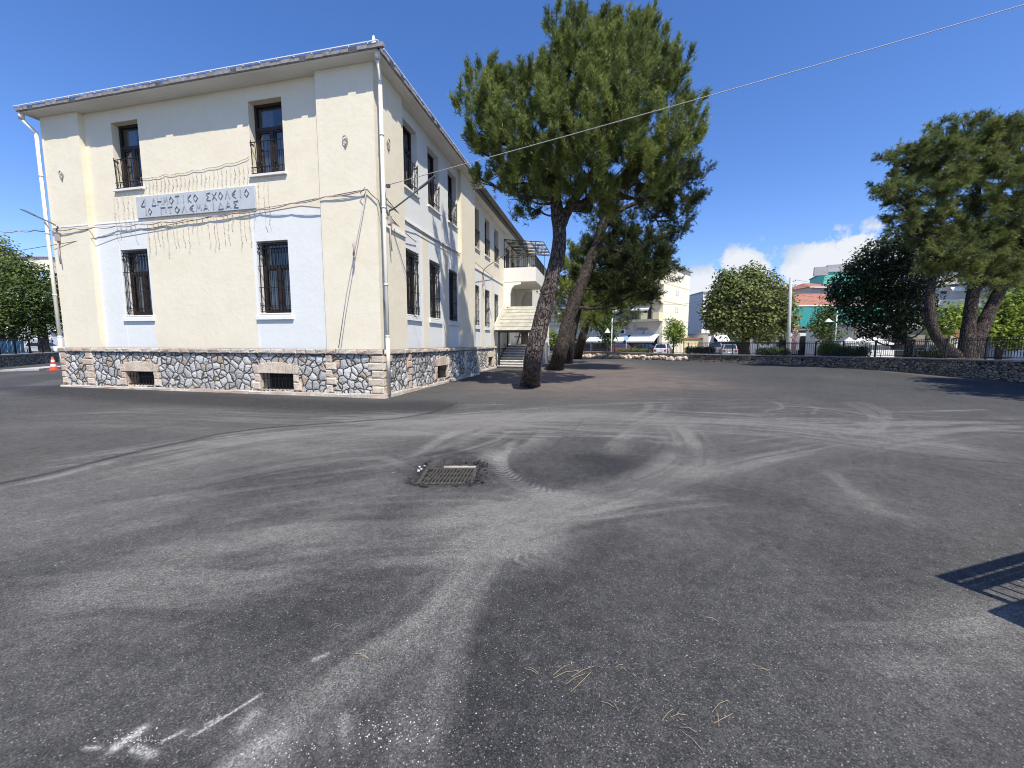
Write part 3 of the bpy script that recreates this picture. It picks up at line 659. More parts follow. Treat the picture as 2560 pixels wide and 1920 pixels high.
def scroll(mb, Pf, u, z, r, d, w, flip=1):
    pts = [Pf(u+flip*r*(1-t*0.75)*math.cos(t*4.4), z+r*(1-t*0.75)*math.sin(t*4.4), d) for t in np.linspace(0, 1, 9)]
    mb.tube(pts, w, 4, 0, False)
def window(par, Pf, u0, u1, z0, z1, kind, rev=0.24, sillmat='white', curtain=True, detail=True, sillw=0.10):
    w, h = u1-u0, z1-z0; fb = MB(); t = 0.075; dF = -rev+0.01
    zt = z0+h*0.66; um = (u0+u1)/2
    for a, b, c, d in ((u0, u0+t, z0, z1), (u1-t, u1, z0, z1), (u0+t, u1-t, z1-t, z1), (u0+t, u1-t, z0, z0+t), (u0+t, u1-t, zt-.05, zt+.05), (um-.055, um+.055, z0+t, zt-.05)):
        pbox(fb, Pf, a, b, c, d, dF-0.06, dF+0.02)
    for a, b in ((u0+t, um-.055), (um+.055, u1-t)):     # sashes
        for q in ((a, a+.05, z0+t, zt-.05), (b-.05, b, z0+t, zt-.05), (a+.05, b-.05, zt-.10, zt-.05), (a+.05, b-.05, z0+t, z0+t+.06)):
            pbox(fb, Pf, *q, dF-0.05, dF)
    f = fb.build('window', [M['wood']], par)
    gb = MB()
    for a, b, c, d in ((u0+t, u1-t, zt+.05, z1-t), (u0+t+.05, um-.105, z0+t+.06, zt-.10), (um+.105, u1-t-.05, z0+t+.06, zt-.10)):
        k = random.uniform(-.006, .006)
        gb.face([Pf(a, c, dF-.03+k), Pf(b, c, dF-.03-k), Pf(b, d, dF-.03-k), Pf(a, d, dF-.03+k)])
    gb.build('pane', M['glass'], f)
    if curtain:
        cb = MB(); n = 22
        for side, (a, b) in enumerate(((u0+.1, um-.12*random.random()), (um+.1*random.random(), u1-.1))):
            zt2 = zt-.05 if random.random() < .5 else z1-.1
            for k in range(n):
                x0, x1 = a+(b-a)*k/n, a+(b-a)*(k+1)/n; o0, o1 = .025*math.sin(k*1.9), .025*math.sin((k+1)*1.9)
                cb.face([Pf(x0, z0+.12, dF-.16+o0), Pf(x1, z0+.12, dF-.16+o1), Pf(x1, zt2, dF-.16+o1), Pf(x0, zt2, dF-.16+o0)], 0, True)
        cb.build('curtain', M['curtain'], f)
    sb = MB()
    if kind == 'lower':
        pbox(sb, Pf, u0-.02, u1+.02, z0-.035, z0, -.20, .035); pbox(sb, Pf, u0-sillw-.02, u1+sillw-.02, z0-.20, z0-.07, -.05, .065)
        pbox(sb, Pf, u0-.05, u1+.05, z0-.07, z0-.035, -.05, .01)
    else: pbox(sb, Pf, u0-.07, u1+.07, z0-.075, z0-.002, -.2, .075)
    sb.build('sill', M[sillmat], f, 0.006)
    ib = MB(); r = 0.009
    if kind == 'lower':
        d = 0.0; nb = 9 if detail else 7
        for k in range(nb):
            u = u0+.07+(w-.14)*k/(nb-1)
            ib.bar(Pf(u, z0+.05, d), Pf(u, z1-.10, d-.02), .016)
        for z in (z0+.05, z0+.22, z0+h*.36, z0+h*.66, z1-.22, z1-.10): ib.bar(Pf(u0+.02, z, d), Pf(u1-.02, z, d), .02, .02)
        if detail:
            for k in range(nb-1):
                u = u0+.07+(w-.14)*(k+.5)/(nb-1)
                scroll(ib, Pf, u, z0+.135, .055, d+.012, r, 1 if k % 2 else -1)
                ib.bar(Pf(u-.05, z1-.22, d+.012), Pf(u+.05, z1-.10, d+.012), .014)
        for u in (u0+.02, u1-.02):
            for z in (z0+.3, z1-.3): ib.bar(Pf(u, z, d), Pf(u, z, -.15), .016)
    else:
        d = 0.02; nb = 8; zt_ = z0+.92
        for k in range(nb):
            u = u0+.06+(w-.12)*k/(nb-1)
            ib.bar(Pf(u, z0+.02, d), Pf(u, zt_+(.07 if k in (0, nb-1) else 0), d+.03), .015)
        for z in (z0+.03, z0+.20, zt_): ib.bar(Pf(u0+.01, z, d+.01), Pf(u1-.01, z, d+.01), .024, .018)
        if detail:
            for k in range(nb-1): scroll(ib, Pf, u0+.06+(w-.12)*(k+.5)/(nb-1), z0+.115, .06, d+.02, r, 1 if k % 2 else -1)
            for k in (2, 5): scroll(ib, Pf, u0+.06+(w-.12)*k/(nb-1), z0+.30, .05, d+.02, r)
        for u in (u0+.01, u1-.01): ib.bar(Pf(u, zt_, d), Pf(u, zt_, -.12), .016)
    ib.build('grille', M['iron'], f)
    return f

school = thing('school_building', 'two storey cream and pale blue school on a rubble stone plinth', 'school', (-6.2, 10.37, 0))
# window openings: front plane (u = x) and side plane (u = y)
FU = [(-15.84, -14.71, 6.62, 8.71), (-10.44, -9.27, 6.62, 8.71)]
FL = [(-15.94, -14.78, 2.50, 4.68), (-10.45, -9.31, 2.50, 4.68)]
S1 = [(12.30, 13.28), (14.15, 15.16), (16.10, 17.08)]
S2 = [(20.42, 21.42), (22.52, 23.50), (24.62, 25.60)]
F3 = [(29.3, 30.3), (31.4, 32.4)]
F4 = [(36.0, 37.0), (38.0, 39.0), (40.0, 41.0), (43, 44), (45.5, 46.5)]
zl, zu = (2.55, 4.71), (6.66, 8.73)
P_FW, P_FP, P_SP, P_SW, P_SS = fr(YW), fr(YF), sd_(XP), sd_(XW), sd_(XS)
wmat = [M['cream'], M['blue'], M['white']]
def cm_front(u, z):
    if z > 5.63: return 0
    if z > 5.56: return 2 if u < -14.7 else 0
    for a, b in ((-17.2, -14.72), (-10.58, -7.8)):
        if a < u < b: return 2 if (u < a+.06 or abs(u-(-15.98 if a < -12 else -10.52)) < .025) else 1
    return 0
def cm_side1(u, z):
    if z > 5.62: return 1
    if z > 5.54: return 2
    for a, b in S1:
        if a-.10 < u < b+.08: return 1
        if b+.08 < u < b+.30: return 2
    return 0
def cm_side2(u, z):
    if z > 5.62: return 0
    if z > 5.54: return 2
    for a, b in S2+F3:
        if a-.08 < u < b+.12: return 1
        if b+.12 < u < b+.28: return 2
    return 0
rmw = lambda h: 2 if h[3] < 5.5 else 0
mb = MB()
wall(mb, P_FW, -17.02, -8.0, 1.40, 9.13, FU+FL, .24, cm_front, (-17.14, -14.72, -16.005, -15.955, -10.58, -10.545, -10.495, -10.52, -8.0), (5.56, 5.63), rmw)
h1 = [(a, b, *zl) for a, b in S1]+[(a, b, *zu) for a, b in S1]
wall(mb, P_SW, 12.0, 17.3, 1.40, 9.13, h1, .24, cm_side1, [x for a, b in S1 for x in (a-.10, b+.08, b+.30)], (5.54, 5.62), lambda h: 1)
h2 = [(a, b, *zl) for a, b in S2]+[(a, b, *zu) for a, b in S2+F3]
wall(mb, P_SS, 19.2, 34.0, 1.40, 9.13, h2, .24, cm_side2, [x for a, b in S2+F3 for x in (a-.08, b+.12, b+.28)], (5.54, 5.62), rmw)
h4 = [(a, b, *zl) for a, b in F4]+[(a, b, *zu) for a, b in F4]
wall(mb, P_SP, 34.0, YB, 1.40, 9.13, h4, .24, lambda u, z: 0 if z > 5.6 else (1 if any(a-.1 < u < b+.1 for a, b in F4) else 0), [x for a, b in F4 for x in (a-.1, b+.1)], (5.6,), rmw)
mb.face([(XS, 34.0, 1.4), (XP, 34.0, 1.4), (XP, 34.0, 9.13), (XS, 34.0, 9.13)], 0)
# back and far side so the block is closed
mb.face([(XL, YB, 0), (XP, YB, 0), (XP, YB, 9.13), (XL, YB, 9.13)], 0); mb.face([(XL, YB, 0), (XL, YW, 0), (XL, YW, 9.13), (XL, YB, 9.13)], 0)
mb.build('wall', wmat, school)
pb = MB()
pb.box(XL, -17.02, YF, YW+.25, 1.40, 9.132); pb.build('front_pilaster', [M['cream']], school); pb = MB(); pb.box(-8.0, XP, YF, YW+.25, 1.40, 9.132)
pb.build('front_pilaster', [M['cream']], school)
pb = MB(); pb.box(XW-.1, XP, YW+.252, 12.0, 1.40, 9.132); pb.build('side_pilaster', [M['cream']], school); pb = MB(); pb.box(XW-.5, XP-.001, 17.3, 19.2, 1.40, 9.132); pb.build('side_pilaster', [M['cream']], school)
# storey line mouldings
mo = MB()
pbox(mo, P_FP, XL+.05, -17.03, 5.51, 5.55, 0.002, .010); pbox(mo, P_FW, -17.0, -14.75, 5.565, 5.60, .002, .012); pbox(mo, P_SW, 12.02, 17.28, 5.55, 5.61, .002, .045)
pbox(mo, P_SP, 10.62, 12.0, 4.93, 5.0, .002, .05); pbox(mo, P_SS, 19.22, 26.9, 5.55, 5.61, .002, .045)
mo.build('storey_moulding', M['white'], school)
# windows
for q in FU: window(school, P_FW, *q, 'upper', sillmat='cornice')
for q in FL: window(school, P_FW, *q, 'lower')
for a, b in S1:
    window(school, P_SW, a, b, *zu, 'upper', sillmat='blue'); window(school, P_SW, a, b, *zl, 'lower', sillmat='blue')
for a, b in S2:
    window(school, P_SS, a, b, *zu, 'upper', detail=False, sillmat='cornice'); window(school, P_SS, a, b, *zl, 'lower', detail=False, sillmat='blue', sillw=.05)
for a, b in F3: window(school, P_SS, a, b, *zu, 'upper', detail=False, curtain=False)
for a, b in F4:
    window(school, P_SP, a, b, *zu, 'upper', detail=False, curtain=False); window(school, P_SP, a, b, *zl, 'lower', detail=False, curtain=False)
# plinth
PF, PS1, PS2 = 10.27, -6.10, -6.58
pl = MB(); VF = [(-15.80, -14.58, .13, .60), (-10.33, -9.13, .13, .64)]
wall(pl, fr(PF), XL-.08, PS1, 0, 1.24, VF, .35, lambda u, z: 0, rm=lambda h: 1)
VS1 = [(14.1, 15.12, .2, .70)]; VS2 = [(22.75, 23.75, .2, .74)]
wall(pl, sd_(PS1), PF, 19.3, 0, 1.24, VS1, .35, rm=lambda h: 1); wall(pl, sd_(PS2), 19.3, 34, 0, 1.24, VS2, .35, rm=lambda h: 1); wall(pl, sd_(PS1), 34, YB, 0, 1.24)
pl.face([(PS2, 19.3, 0), (PS1, 19.3, 0), (PS1, 19.3, 1.24), (PS2, 19.3, 1.24)], 0); pl.face([(PS2, 34, 0), (PS1, 34, 0), (PS1, 34, 1.24), (PS2, 34, 1.24)], 0)
pl.face([(XL-.08, PF, 0), (XL-.08, YB, 0), (XL-.08, YB, 1.24), (XL-.08, PF, 1.24)], 0)
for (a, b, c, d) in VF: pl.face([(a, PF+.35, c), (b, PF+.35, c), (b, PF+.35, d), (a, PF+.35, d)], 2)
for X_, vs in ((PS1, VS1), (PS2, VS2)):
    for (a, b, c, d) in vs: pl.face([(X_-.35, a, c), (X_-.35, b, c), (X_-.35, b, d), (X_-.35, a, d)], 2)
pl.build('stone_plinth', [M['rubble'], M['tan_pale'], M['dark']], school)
def stones(mb, Pf, u0, u1, z0, z1, d, m=0):
    """one rough faced block: pillow face with a jittered inner quad"""
    g = .008; u0 += g; u1 -= g; z0 += g; z1 -= g; i = min(.03, (u1-u0)*.2)
    o = [Pf(u0, z0, -.06), Pf(u1, z0, -.06), Pf(u1, z1, -.06), Pf(u0, z1, -.06)]
    e = [Pf(u0, z0, d*.5), Pf(u1, z0, d*.5), Pf(u1, z1, d*.5), Pf(u0, z1, d*.5)]
    j = lambda: random.uniform(.6, 1.25)*d
    f = [Pf(u0+i, z0+i, j()), Pf(u1-i, z0+i, j()), Pf(u1-i, z1-i, j()), Pf(u0+i, z1-i, j())]
    for k in range(4):
        n = (k+1) % 4; mb.face([o[k], o[n], e[n], e[k]], m); mb.face([e[k], e[n], f[n], f[k]], m)
    mb.face(f, m)
cp = MB(); cpg = MB()
def coping_run(Pf, u0, u1):
    u = u0
    while u < u1-.05:
        w = min(random.uniform(.3, .48), u1-u); w = u1-u if u1-u-w < .15 else w
        stones(cp, Pf, u, u+w, 1.25, 1.405, .045); u += w
    pbox(cpg, Pf, u0, u1, 1.238, 1.40, -.12, .012)
coping_run(fr(PF-.03), XL-.1, PS1+.03); coping_run(sd_(PS1+.03), PF, 19.3); coping_run(sd_(PS2+.03), 19.35, 34); coping_run(sd_(PS1+.03), 34, YB)
cp.build('plinth_coping', [M['tan_pale']], school); cpg.build('coping_joint', [M['gap']], school)
qb = MB()
def quoin(Pf, u, ws, z0=.12, z1=1.24, both=1):
    global qb
    n = 5; hgt = (z1-z0)/n
    for k in range(n):
        w = ws[k % 2]; a, b = (u-w, u) if both == 1 else ((u, u+w) if both == -1 else (u-w/2, u+w/2)); stones(qb, Pf, a, b, z0+k*hgt, z0+(k+1)*hgt, .05)
    qb.build('quoin_stone', M['tan'], school, 0.008); qb = MB()
PFf, PSf, PSs = fr(PF), sd_(PS1), sd_(PS2)
quoin(PFf, PS1+.04, (.40, .52)); quoin(PSf, PF-.04, (.50, .38), both=-1); quoin(PFf, -7.98, (.22, .36), both=-1); quoin(PFf, -17.25, (.34, .46), both=1); quoin(PFf, XL-.06, (.26, .2), both=-1)
quoin(PSf, 12.0, (.22, .34), both=1); quoin(PSf, 17.2, (.22, .34), both=-1); quoin(PSf, 19.3, (.25, .4), both=1); quoin(PSs, 24.0, (.2, .3), both=-1)
for Pf, vs in ((PFf, VF), (PSf, VS1), (PSs, VS2)):
    for (a, b, c, d) in vs:
        for k in range(2):
            hh = (d-c)/2; w = (.30, .20)[k]
            stones(qb, Pf, a-w, a, c+k*hh, c+(k+1)*hh, .05); stones(qb, Pf, b, b+w, c+k*hh, c+(k+1)*hh, .05)
        n = 7; W_ = b-a+.44
        for k in range(n):
            t0, t1 = k/n, (k+1)/n; u0, u1 = a-.22+W_*t0, a-.22+W_*t1; tm = (t0+t1)/2-.5
            top = d+.36-.55*tm*tm; bot = d+.002; sl = .12
            q = [Pf(u0-sl*(0.5-t0)*-.3, bot, .05), Pf(u1-sl*(0.5-t1)*-.3, bot, .05), Pf(u1-sl*(.5-t1), top, .05), Pf(u0-sl*(.5-t0), top, .05)]
            cc = sum(q, Vector())/4; q = [cc+(x-cc)*.94 for x in q]; n_ = Pf(0, 0, 1)-Pf(0, 0, 0)
            qb.prism([x-n_*.12 for x in q], n_*.12)
        qb.build('vent_arch', M['tan'], school, .008); qb = MB()
bs = MB(); u = XL-.1
while u < -6.02:
    w = min(random.uniform(.5, .9), -6.02-u); stones(bs, fr(10.19), u, u+w+.01, -.05, .06+.05*(u+19)/13+random.uniform(0, .03), .03); u += w
u = 10.19
while u < 19.3:
    w = min(random.uniform(.5, .9), 19.3-u); stones(bs, sd_(-6.02), u, u+w+.01, -.05, .11+random.uniform(-.03, .03), .03); u += w
while u < 24.2:
    w = random.uniform(.5, .9); stones(bs, sd_(-6.5), u, u+w+.01, -.05, .11, .03); u += w
bs.build('plinth_footing', [M['tan_pale']], school)
for Pf, vs in ((PFf, VF), (PSf, VS1), (PSs, VS2)):
    for (a, b, c, d) in vs:
        vb = MB()
        for k in range(9): vb.bar(Pf(a+(b-a)*(k+.5)/9, c, -.06), Pf(a+(b-a)*(k+.5)/9, d, -.06), .014)
        for z in (c+.05, d-.16): vb.bar(Pf(a, z, -.05), Pf(b, z, -.05), .022)
        vb.build('vent_grille', M['iron'], school)
# eaves and roof
OUT = [(XL, YF), (XP, YF), (XP, 19.2), (XS, 19.2), (XS, 34), (XP, 34), (XP, YB), (XL, YB)]
def sweep(mb, prof, m):
    n = len(OUT); rings = []
    for k in range(n):
        p, a, b = Vector(OUT[k]), Vector(OUT[k-1]), Vector(OUT[(k+1) % n])
        d1, d2 = (p-a).normalized(), (b-p).normalized(); o = Vector((d1.y, -d1.x))+Vector((d2.y, -d2.x))
        rings.append([(p.x+o.x*q[0], p.y+o.y*q[0], q[1]) for q in prof])
    for k in range(n):
        A, B = rings[k], rings[(k+1) % n]
        for i in range(len(prof)-1): mb.face([A[i], B[i], B[i+1], A[i+1]], m[i])
    return rings
co = MB(); sweep(co, [(-.3, 9.125), (.0, 9.125), (.05, 9.12), (.10, 9.13), (.20, 9.135), (.30, 9.14), (.325, 9.16), (.325, 9.19)], [0]*7); co.build('cornice', M['cornice'], school)
ti = MB(); sweep(ti, [(.30, 9.165), (.36, 9.165), (.40, 9.27), (.20, 9.30)], [0]*3)
def tile_row(Pf, u0, u1, ax):
    u = u0
    while u < u1:
        w = random.uniform(.20, .34)
        o = random.uniform(0, .015)
        if random.random() < .92: pbox(ti, Pf, u+.006, u+w-.006, 9.17, 9.262+o, .30, .385+o)
        u += w
tile_row(P_FP, XL-.36, XP+.36, 0); tile_row(P_SP, YF-.36, 19.5, 1); tile_row(P_SS, 19.5, 34, 1)
ti.build('tile_edge', M['tile'], school)
rl = MB()
for p, q in (((XL-.40, YF-.40, 9.315), (XP+.40, YF-.40, 9.315)), ((XP+.40, YF-.40, 9.315), (XP+.40, 19.55, 9.315)), ((XS+.40, 19.55, 9.315), (XS+.40, 34, 9.315))):
    rl.bar(p, q, .02, .022); v = Vector(q)-Vector(p); n = int(v.length/.55)
    for k in range(n): c = Vector(p)+v*(k+.5)/n; rl.bar(c-Vector((0, 0, .05)), c, .02)
rl.build('eaves_rail', M['metal_white'], school)
ro = MB(); xm = (XL+XP)/2; e = .36; zr = 11.6; ze = 9.28
a, b, c, d = (XL-e, YF-e, ze), (XP+e, YF-e, ze), (XP+e, YB+e, ze), (XL-e, YB+e, ze); r1, r2 = (xm, YF+6.3, zr), (xm, YB-6.3, zr)
for f_ in ((a, b, r1), (b, c, r2, r1), (c, d, r2), (d, a, r1, r2)): ro.face(f_)
ro.build('roof', M['tile'], school)
fi = MB(); x, y = XP+.12, YF-.12
fi.prism([(x-.13, y-.05, 9.28), (x+.12, y+.10, 9.28), (x+.06, y+.05, 9.50), (x+.015, y+.02, 9.68), (x-.02, y, 9.66), (x-.05, y-.01, 9.46)], (-.06, .09, 0))
fi.build('ridge_finial', M['metal_white'], school)
# rainwater pipes
def downpipe(x, y, top, sx):
    d = MB(); pts = [top, (top[0], top[1], top[2]-.22), (x, y, 8.62), (x, y, .09)]
    d.tube(pts[:2], .075, 10); d.tube([pts[1], pts[2], (x, y, 8.4)], .05, 10); d.tube([(x, y, 8.55), (x, y, .08)], .052, 10)
    for z in (7.2, 5.3, 3.2, 1.75): d.tube([(x, y, z), (x, y, z+.05)], .062, 10)
    d.tube([(x, y, .55), (x, y, 1.75)], .058, 10); d.bar((x, y, .4), (x, y+.25, .4), .03)
    return d.build('downpipe', M['pipe'], school)
downpipe(-5.985, 10.36, (-5.90, 10.12, 9.17), 1); downpipe(-18.81, 10.30, (-19.0, 10.08, 9.17), -1)
# balcony, its glazed canopy and brackets
bal = MB(); bx0, bx1, by0, by1 = XS, -4.45, 27.1, 31.5
bal.box(bx0, bx1, by0, by1, 5.78, 5.92)
for q in ((bx0+.01, bx1, by0, by0+.13), (bx1-.13, bx1, by0+.13, by1-.13), (bx0+.01, bx1, by1-.13, by1)): bal.box(*q, 5.92, 6.72)
balo = bal.build('balcony', M['white'], school)
for y in (27.12, 31.1):
    bk = MB(); bk.prism([(XS, y, 5.77), (XS+1.2, y, 5.77), (XS+1.2, y, 5.62), (XS+.75, y, 5.55), (XS+.55, y, 5.35), (XS+.42, y, 4.9), (XS+.36, y, 1.5), (XS, y, 1.5)], (0, .35, 0)); bk.build('bracket', M['white'], balo)
ra = MB()
for p, q in (((bx0+.05, by0+.06), (bx1-.06, by0+.06)), ((bx1-.06, by0+.06), (bx1-.06, by1-.06))):
    p, q = Vector((*p, 0)), Vector((*q, 0)); n = int((q-p).length/.13)
    for z in (6.80, 7.42, 7.52): ra.bar(p+Vector((0, 0, z)), q+Vector((0, 0, z)), .03)
    for k in range(n+1): c = p.lerp(q, k/n); ra.bar(c+Vector((0, 0, 6.72)), c+Vector((0, 0, 7.52)), .014 if k % 6 else .03)
ra.build('railing', M['iron'], balo)
pg = MB()
for k in range(5):
    y = by0+.02+(by1-by0-.04)*k/4; pg.bar((bx0, y, 8.62), (bx1+.5, y, 8.32), .035, .05)
    pg.tube([(bx0, y, 7.9), (bx0+.45, y, 8.28), (bx0+1.0, y, 8.45)], .016, 5)
for t in (0, .33, .66, 1): pg.bar((bx0+(bx1+.5-bx0)*t, by0, 8.62-.30*t), (bx0+(bx1+.5-bx0)*t, by1, 8.62-.30*t), .03)
for y in (by0+.05, by1-.05): pg.bar((bx1-.06, y, 7.5), (bx1-.06, y, 8.4), .035)
pg.bar((bx0+.02, by0+.03, 6.7), (bx0+.02, by0+.03, 8.6), .03)
pgo = pg.build('canopy_frame', M['iron'], balo)
cs = MB(); cs.face([(bx0, by0, 8.66), (bx1+.5, by0, 8.36), (bx1+.5, by1, 8.36), (bx0, by1, 8.66)]); cs.build('canopy_sheet', M['clear'], pgo)
bd = MB(); pbox(bd, P_SS, 27.6, 28.6, 6.0, 8.2, .002, .03); bd.build('balcony_door', M['wood'], balo)
po = MB(); po.box(XS, -5.5, 31.6, 31.85, 1.3, 5.77); po.build('porch_wall', M['bldg_grey'], school)
dr = MB(); dr.box(-6.45, -5.75, 31.52, 31.598, 1.45, 3.5); dr.build('door', M['wood'], school)

# entrance steps and their sloping roof
steps = thing('entrance_steps', 'worn stone entrance steps rising beside the school wall behind the first pine', 'steps', (-5.5, 24.4, 0))
st = MB(); n = 9
for k in range(n): st.box(-6.46, -4.35, 24.43+.33*k, 24.43+.33*(k+1)+(0 if k < n-1 else 4.5), 0 if k == 0 else .161*k-.04, .161*(k+1)-.045, 1)
for k in range(n): st.box(-6.46, -4.32, 24.36+.33*k, 24.42+.33*(k+1)+(0 if k < n-1 else 4.5), .161*(k+1)-.044, .161*(k+1), 0)
st.build('step', [M['marble'], M['concrete_d']], steps)
ck = MB(); ck.prism([(-4.34, 24.3, 0), (-4.34, 31.5, 0), (-4.34, 31.5, 1.65), (-4.34, 27.4, 1.65), (-4.34, 24.3, .3)], (.18, 0, 0)); ck.build('side_wall', M['concrete_d'], steps)
rf = MB(); zA, zB, yA, yB = 2.33, 4.05, 24.35, 27.05
rf.hexa([(-6.6, yA, zA), (-4.2, yA, zA), (-4.2, yB, zB), (-6.6, yB, zB), (-6.6, yA, zA+.05), (-4.2, yA, zA+.05), (-4.2, yB, zB+.05), (-6.6, yB, zB+.05)])
for k in range(1, 7):
    t = k/7; y, z = yA+(yB-yA)*t, zA+(zB-zA)*t; rf.hexa([(-6.6, y-.02, z+.045), (-4.2, y-.02, z+.045), (-4.2, y+.03, z+.075), (-6.6, y+.03, z+.075), (-6.6, y-.02, z+.075), (-4.2, y-.02, z+.075), (-4.2, y+.03, z+.10), (-6.6, y+.03, z+.10)])
rf.build('sloping_roof', M['ramproof'], steps)
ru = MB(); ru.prism([(-6.62, yA, zA), (-6.62, yB, zB), (-6.62, yB, zB+.42), (-6.62, yA, zA+.42)], (.06, 0, 0)); ru.build('roof_upstand', M['pipe'], steps)
su = MB()
for x in (-6.35, -4.35):
    su.bar((x, 24.5, 0), (x, 24.5, zA), .10); su.bar((x, 26.9, 1.3), (x, 26.9, zB), .07); su.bar((x, 24.5, zA-.02), (x, 27, zB-.02), .06)
for z in (1.9, 2.25): su.bar((-4.3, 27.5, z), (-4.3, 31.4, z), .06)
for k in range(7): su.bar((-6.2+.3*k, 29.3, 1.5), (-5.9+.3*k, 29.3, 2.6), .10, .05)
su.bar((-6.4, 29.3, 2.05), (-4.3, 29.3, 2.05), .07); su.bar((-6.4, 24.5, zA-.03), (-4.3, 24.5, zA-.03), .10); su.bar((-6.6, 24.33, zA+.02), (-4.2, 24.33, zA+.02), .03, .10)
su.build('steel_support', M['iron'], steps)

# name board with its Greek lettering
sign = thing('school_sign', 'long grey board lettered in Greek between the two front windows', 'sign', (-12.6, YW, 5.9))
sb = MB(); U0, U1, Z0, Z1 = -15.0, -10.34, 5.64, 6.31
pbox(sb, P_FW, U0, U1, Z0, Z1, .003, .05); sb.build('board', M['board'], sign, 0.006)
G_ = {'Δ': [((0, 0), (.5, 1)), ((.5, 1), (1, 0)), ((1, 0), (0, 0))], 'Η': [((0, 0), (0, 1)), ((1, 0), (1, 1)), ((0, .5), (1, .5))],
      'Μ': [((0, 0), (.2, 1)), ((.2, 1), (.5, .35)), ((.5, .35), (.8, 1)), ((.8, 1), (1, 0))], 'Ο': [((.5, 0), (1, .5)), ((1, .5), (.5, 1)), ((.5, 1), (0, .5)), ((0, .5), (.5, 0))],
      'Θ': [((.5, 0), (1, .5)), ((1, .5), (.5, 1)), ((.5, 1), (0, .5)), ((0, .5), (.5, 0)), ((.35, .5), (.65, .5))],
      'Τ': [((0, 1), (1, 1)), ((.5, 0), (.5, 1))], 'Ι': [((.5, 0), (.5, 1))], 'Κ': [((.1, 0), (.1, 1)), ((.1, .5), (.9, 1)), ((.1, .5), (.9, 0))],
      'Σ': [((1, 1), (.1, .9)), ((.1, .9), (.6, .5)), ((.6, .5), (.1, .1)), ((.1, .1), (1, 0))], 'Χ': [((0, 0), (1, 1)), ((0, 1), (1, 0))],
      'Λ': [((0, 0), (.5, 1)), ((.5, 1), (1, 0))], 'Ε': [((1, 1), (.1, .5)), ((.1, .5), (1, 0)), ((.1, .5), (.8, .5))], 'Π': [((0, 0), (0, 1)), ((0, 1), (1, 1)), ((1, 1), (1, .2))],
      'Α': [((0, 0), (.5, 1)), ((.5, 1), (1, 0)), ((.25, .3), (.75, .3))]}
lb = MB()
def letters(txt, u0, u1, zc, h):
    n = len(txt); p = (u1-u0)/n; w = p*.68
    for k, ch in enumerate(txt):
        if ch == ' ': continue
        for (a, b) in G_[ch]:
            A = (u0+p*k+w*a[0], zc-h/2+h*a[1]); B = (u0+p*k+w*b[0], zc-h/2+h*b[1])
            lb.bar(P_FW(*A, .055), P_FW(*B, .053), .036, .012, 0); lb.bar(P_FW(*A, .058), P_FW(*B, .058), .018, .008, 1)
letters('ΔΗΜΟΤΙΚΟ ΣΧΟΛΕΙΟ', -14.33, -10.46, 6.11, .225); letters('ΠΤΟΛΕΜΑΙΔΑΣ', -13.98, -10.86, 5.81, .20)
for a, b in (((-14.78, 6.0), (-14.62, 6.21)), ((-14.62, 6.21), (-14.60, 5.72)), ((-14.78, 6.0), (-14.62, 6.0)), ((-14.50, 5.83), (-14.43, 5.93)), ((-14.43, 5.93), (-14.36, 5.83)), ((-14.36, 5.83), (-14.43, 5.73)), ((-14.43, 5.73), (-14.50, 5.83))):
    lb.bar(P_FW(*a, .055), P_FW(*b, .053), .034, .012, 0); lb.bar(P_FW(*a, .058), P_FW(*b, .058), .016, .008, 1)
lb.build('lettering', [M['letter'], M['letterin']], sign)

# icicle light string hung over the board
sl = MB(); x0, x1 = -16.0, -9.6
hooks = [(-14.75, 6.92), (-14.2, 6.88), (-13.75, 6.93), (-13.2, 6.91), (-12.6, 6.96), (-12.0, 6.97), (-11.35, 7.03), (-10.72, 7.08), (-10.4, 7.22)]
pts = []
for (a, z), (b, z2) in zip(hooks[:-1], hooks[1:]): pts += [P_FW(a+(b-a)*t, z+(z2-z)*t-.16*t*(1-t), .03) for t in (0, .25, .5, .75)]
sl.tube(pts, .007, 5)
def strand(u, z, ln):
    p = []; k = int(ln/.12)+1
    for i in range(k+1): p.append(P_FW(u+random.uniform(-.012, .012)+(.03*math.sin(i) if i > k-4 else 0), z-ln*i/k, .065 if 5.6 < z-ln*i/k < 6.35 else .03))
    sl.tube(p, .0032, 4, 0, False)
    for q in p[1:]:
        if random.random() < .65: sl.tube([q, q+Vector((random.uniform(-.025, .025), -.005, -.04))], .009, 4, 0, True)
for k in range(28): u = -14.75+4.35*k/27; strand(u, 6.90+.05*(u+14.5)/2, random.uniform(.45, .6))
for k in range(22): u = -14.6+4.2*k/21; strand(u+random.uniform(-.05, .05), 5.62, random.choice([.5, .9, 1.0, 1.1, .8, 1.2]))
for u in (-15.95, -15.8, -15.55, -15.35, -15.15): strand(u, 6.45, random.uniform(1.0, 1.6))
for u in (-10.2, -10.0, -9.85): strand(u, 6.5, random.uniform(.9, 1.7))
so_ = sl.build('string_lights', M['cable'], None); tag(so_, 'icicle light string dangling over the lettered board', 'string lights')

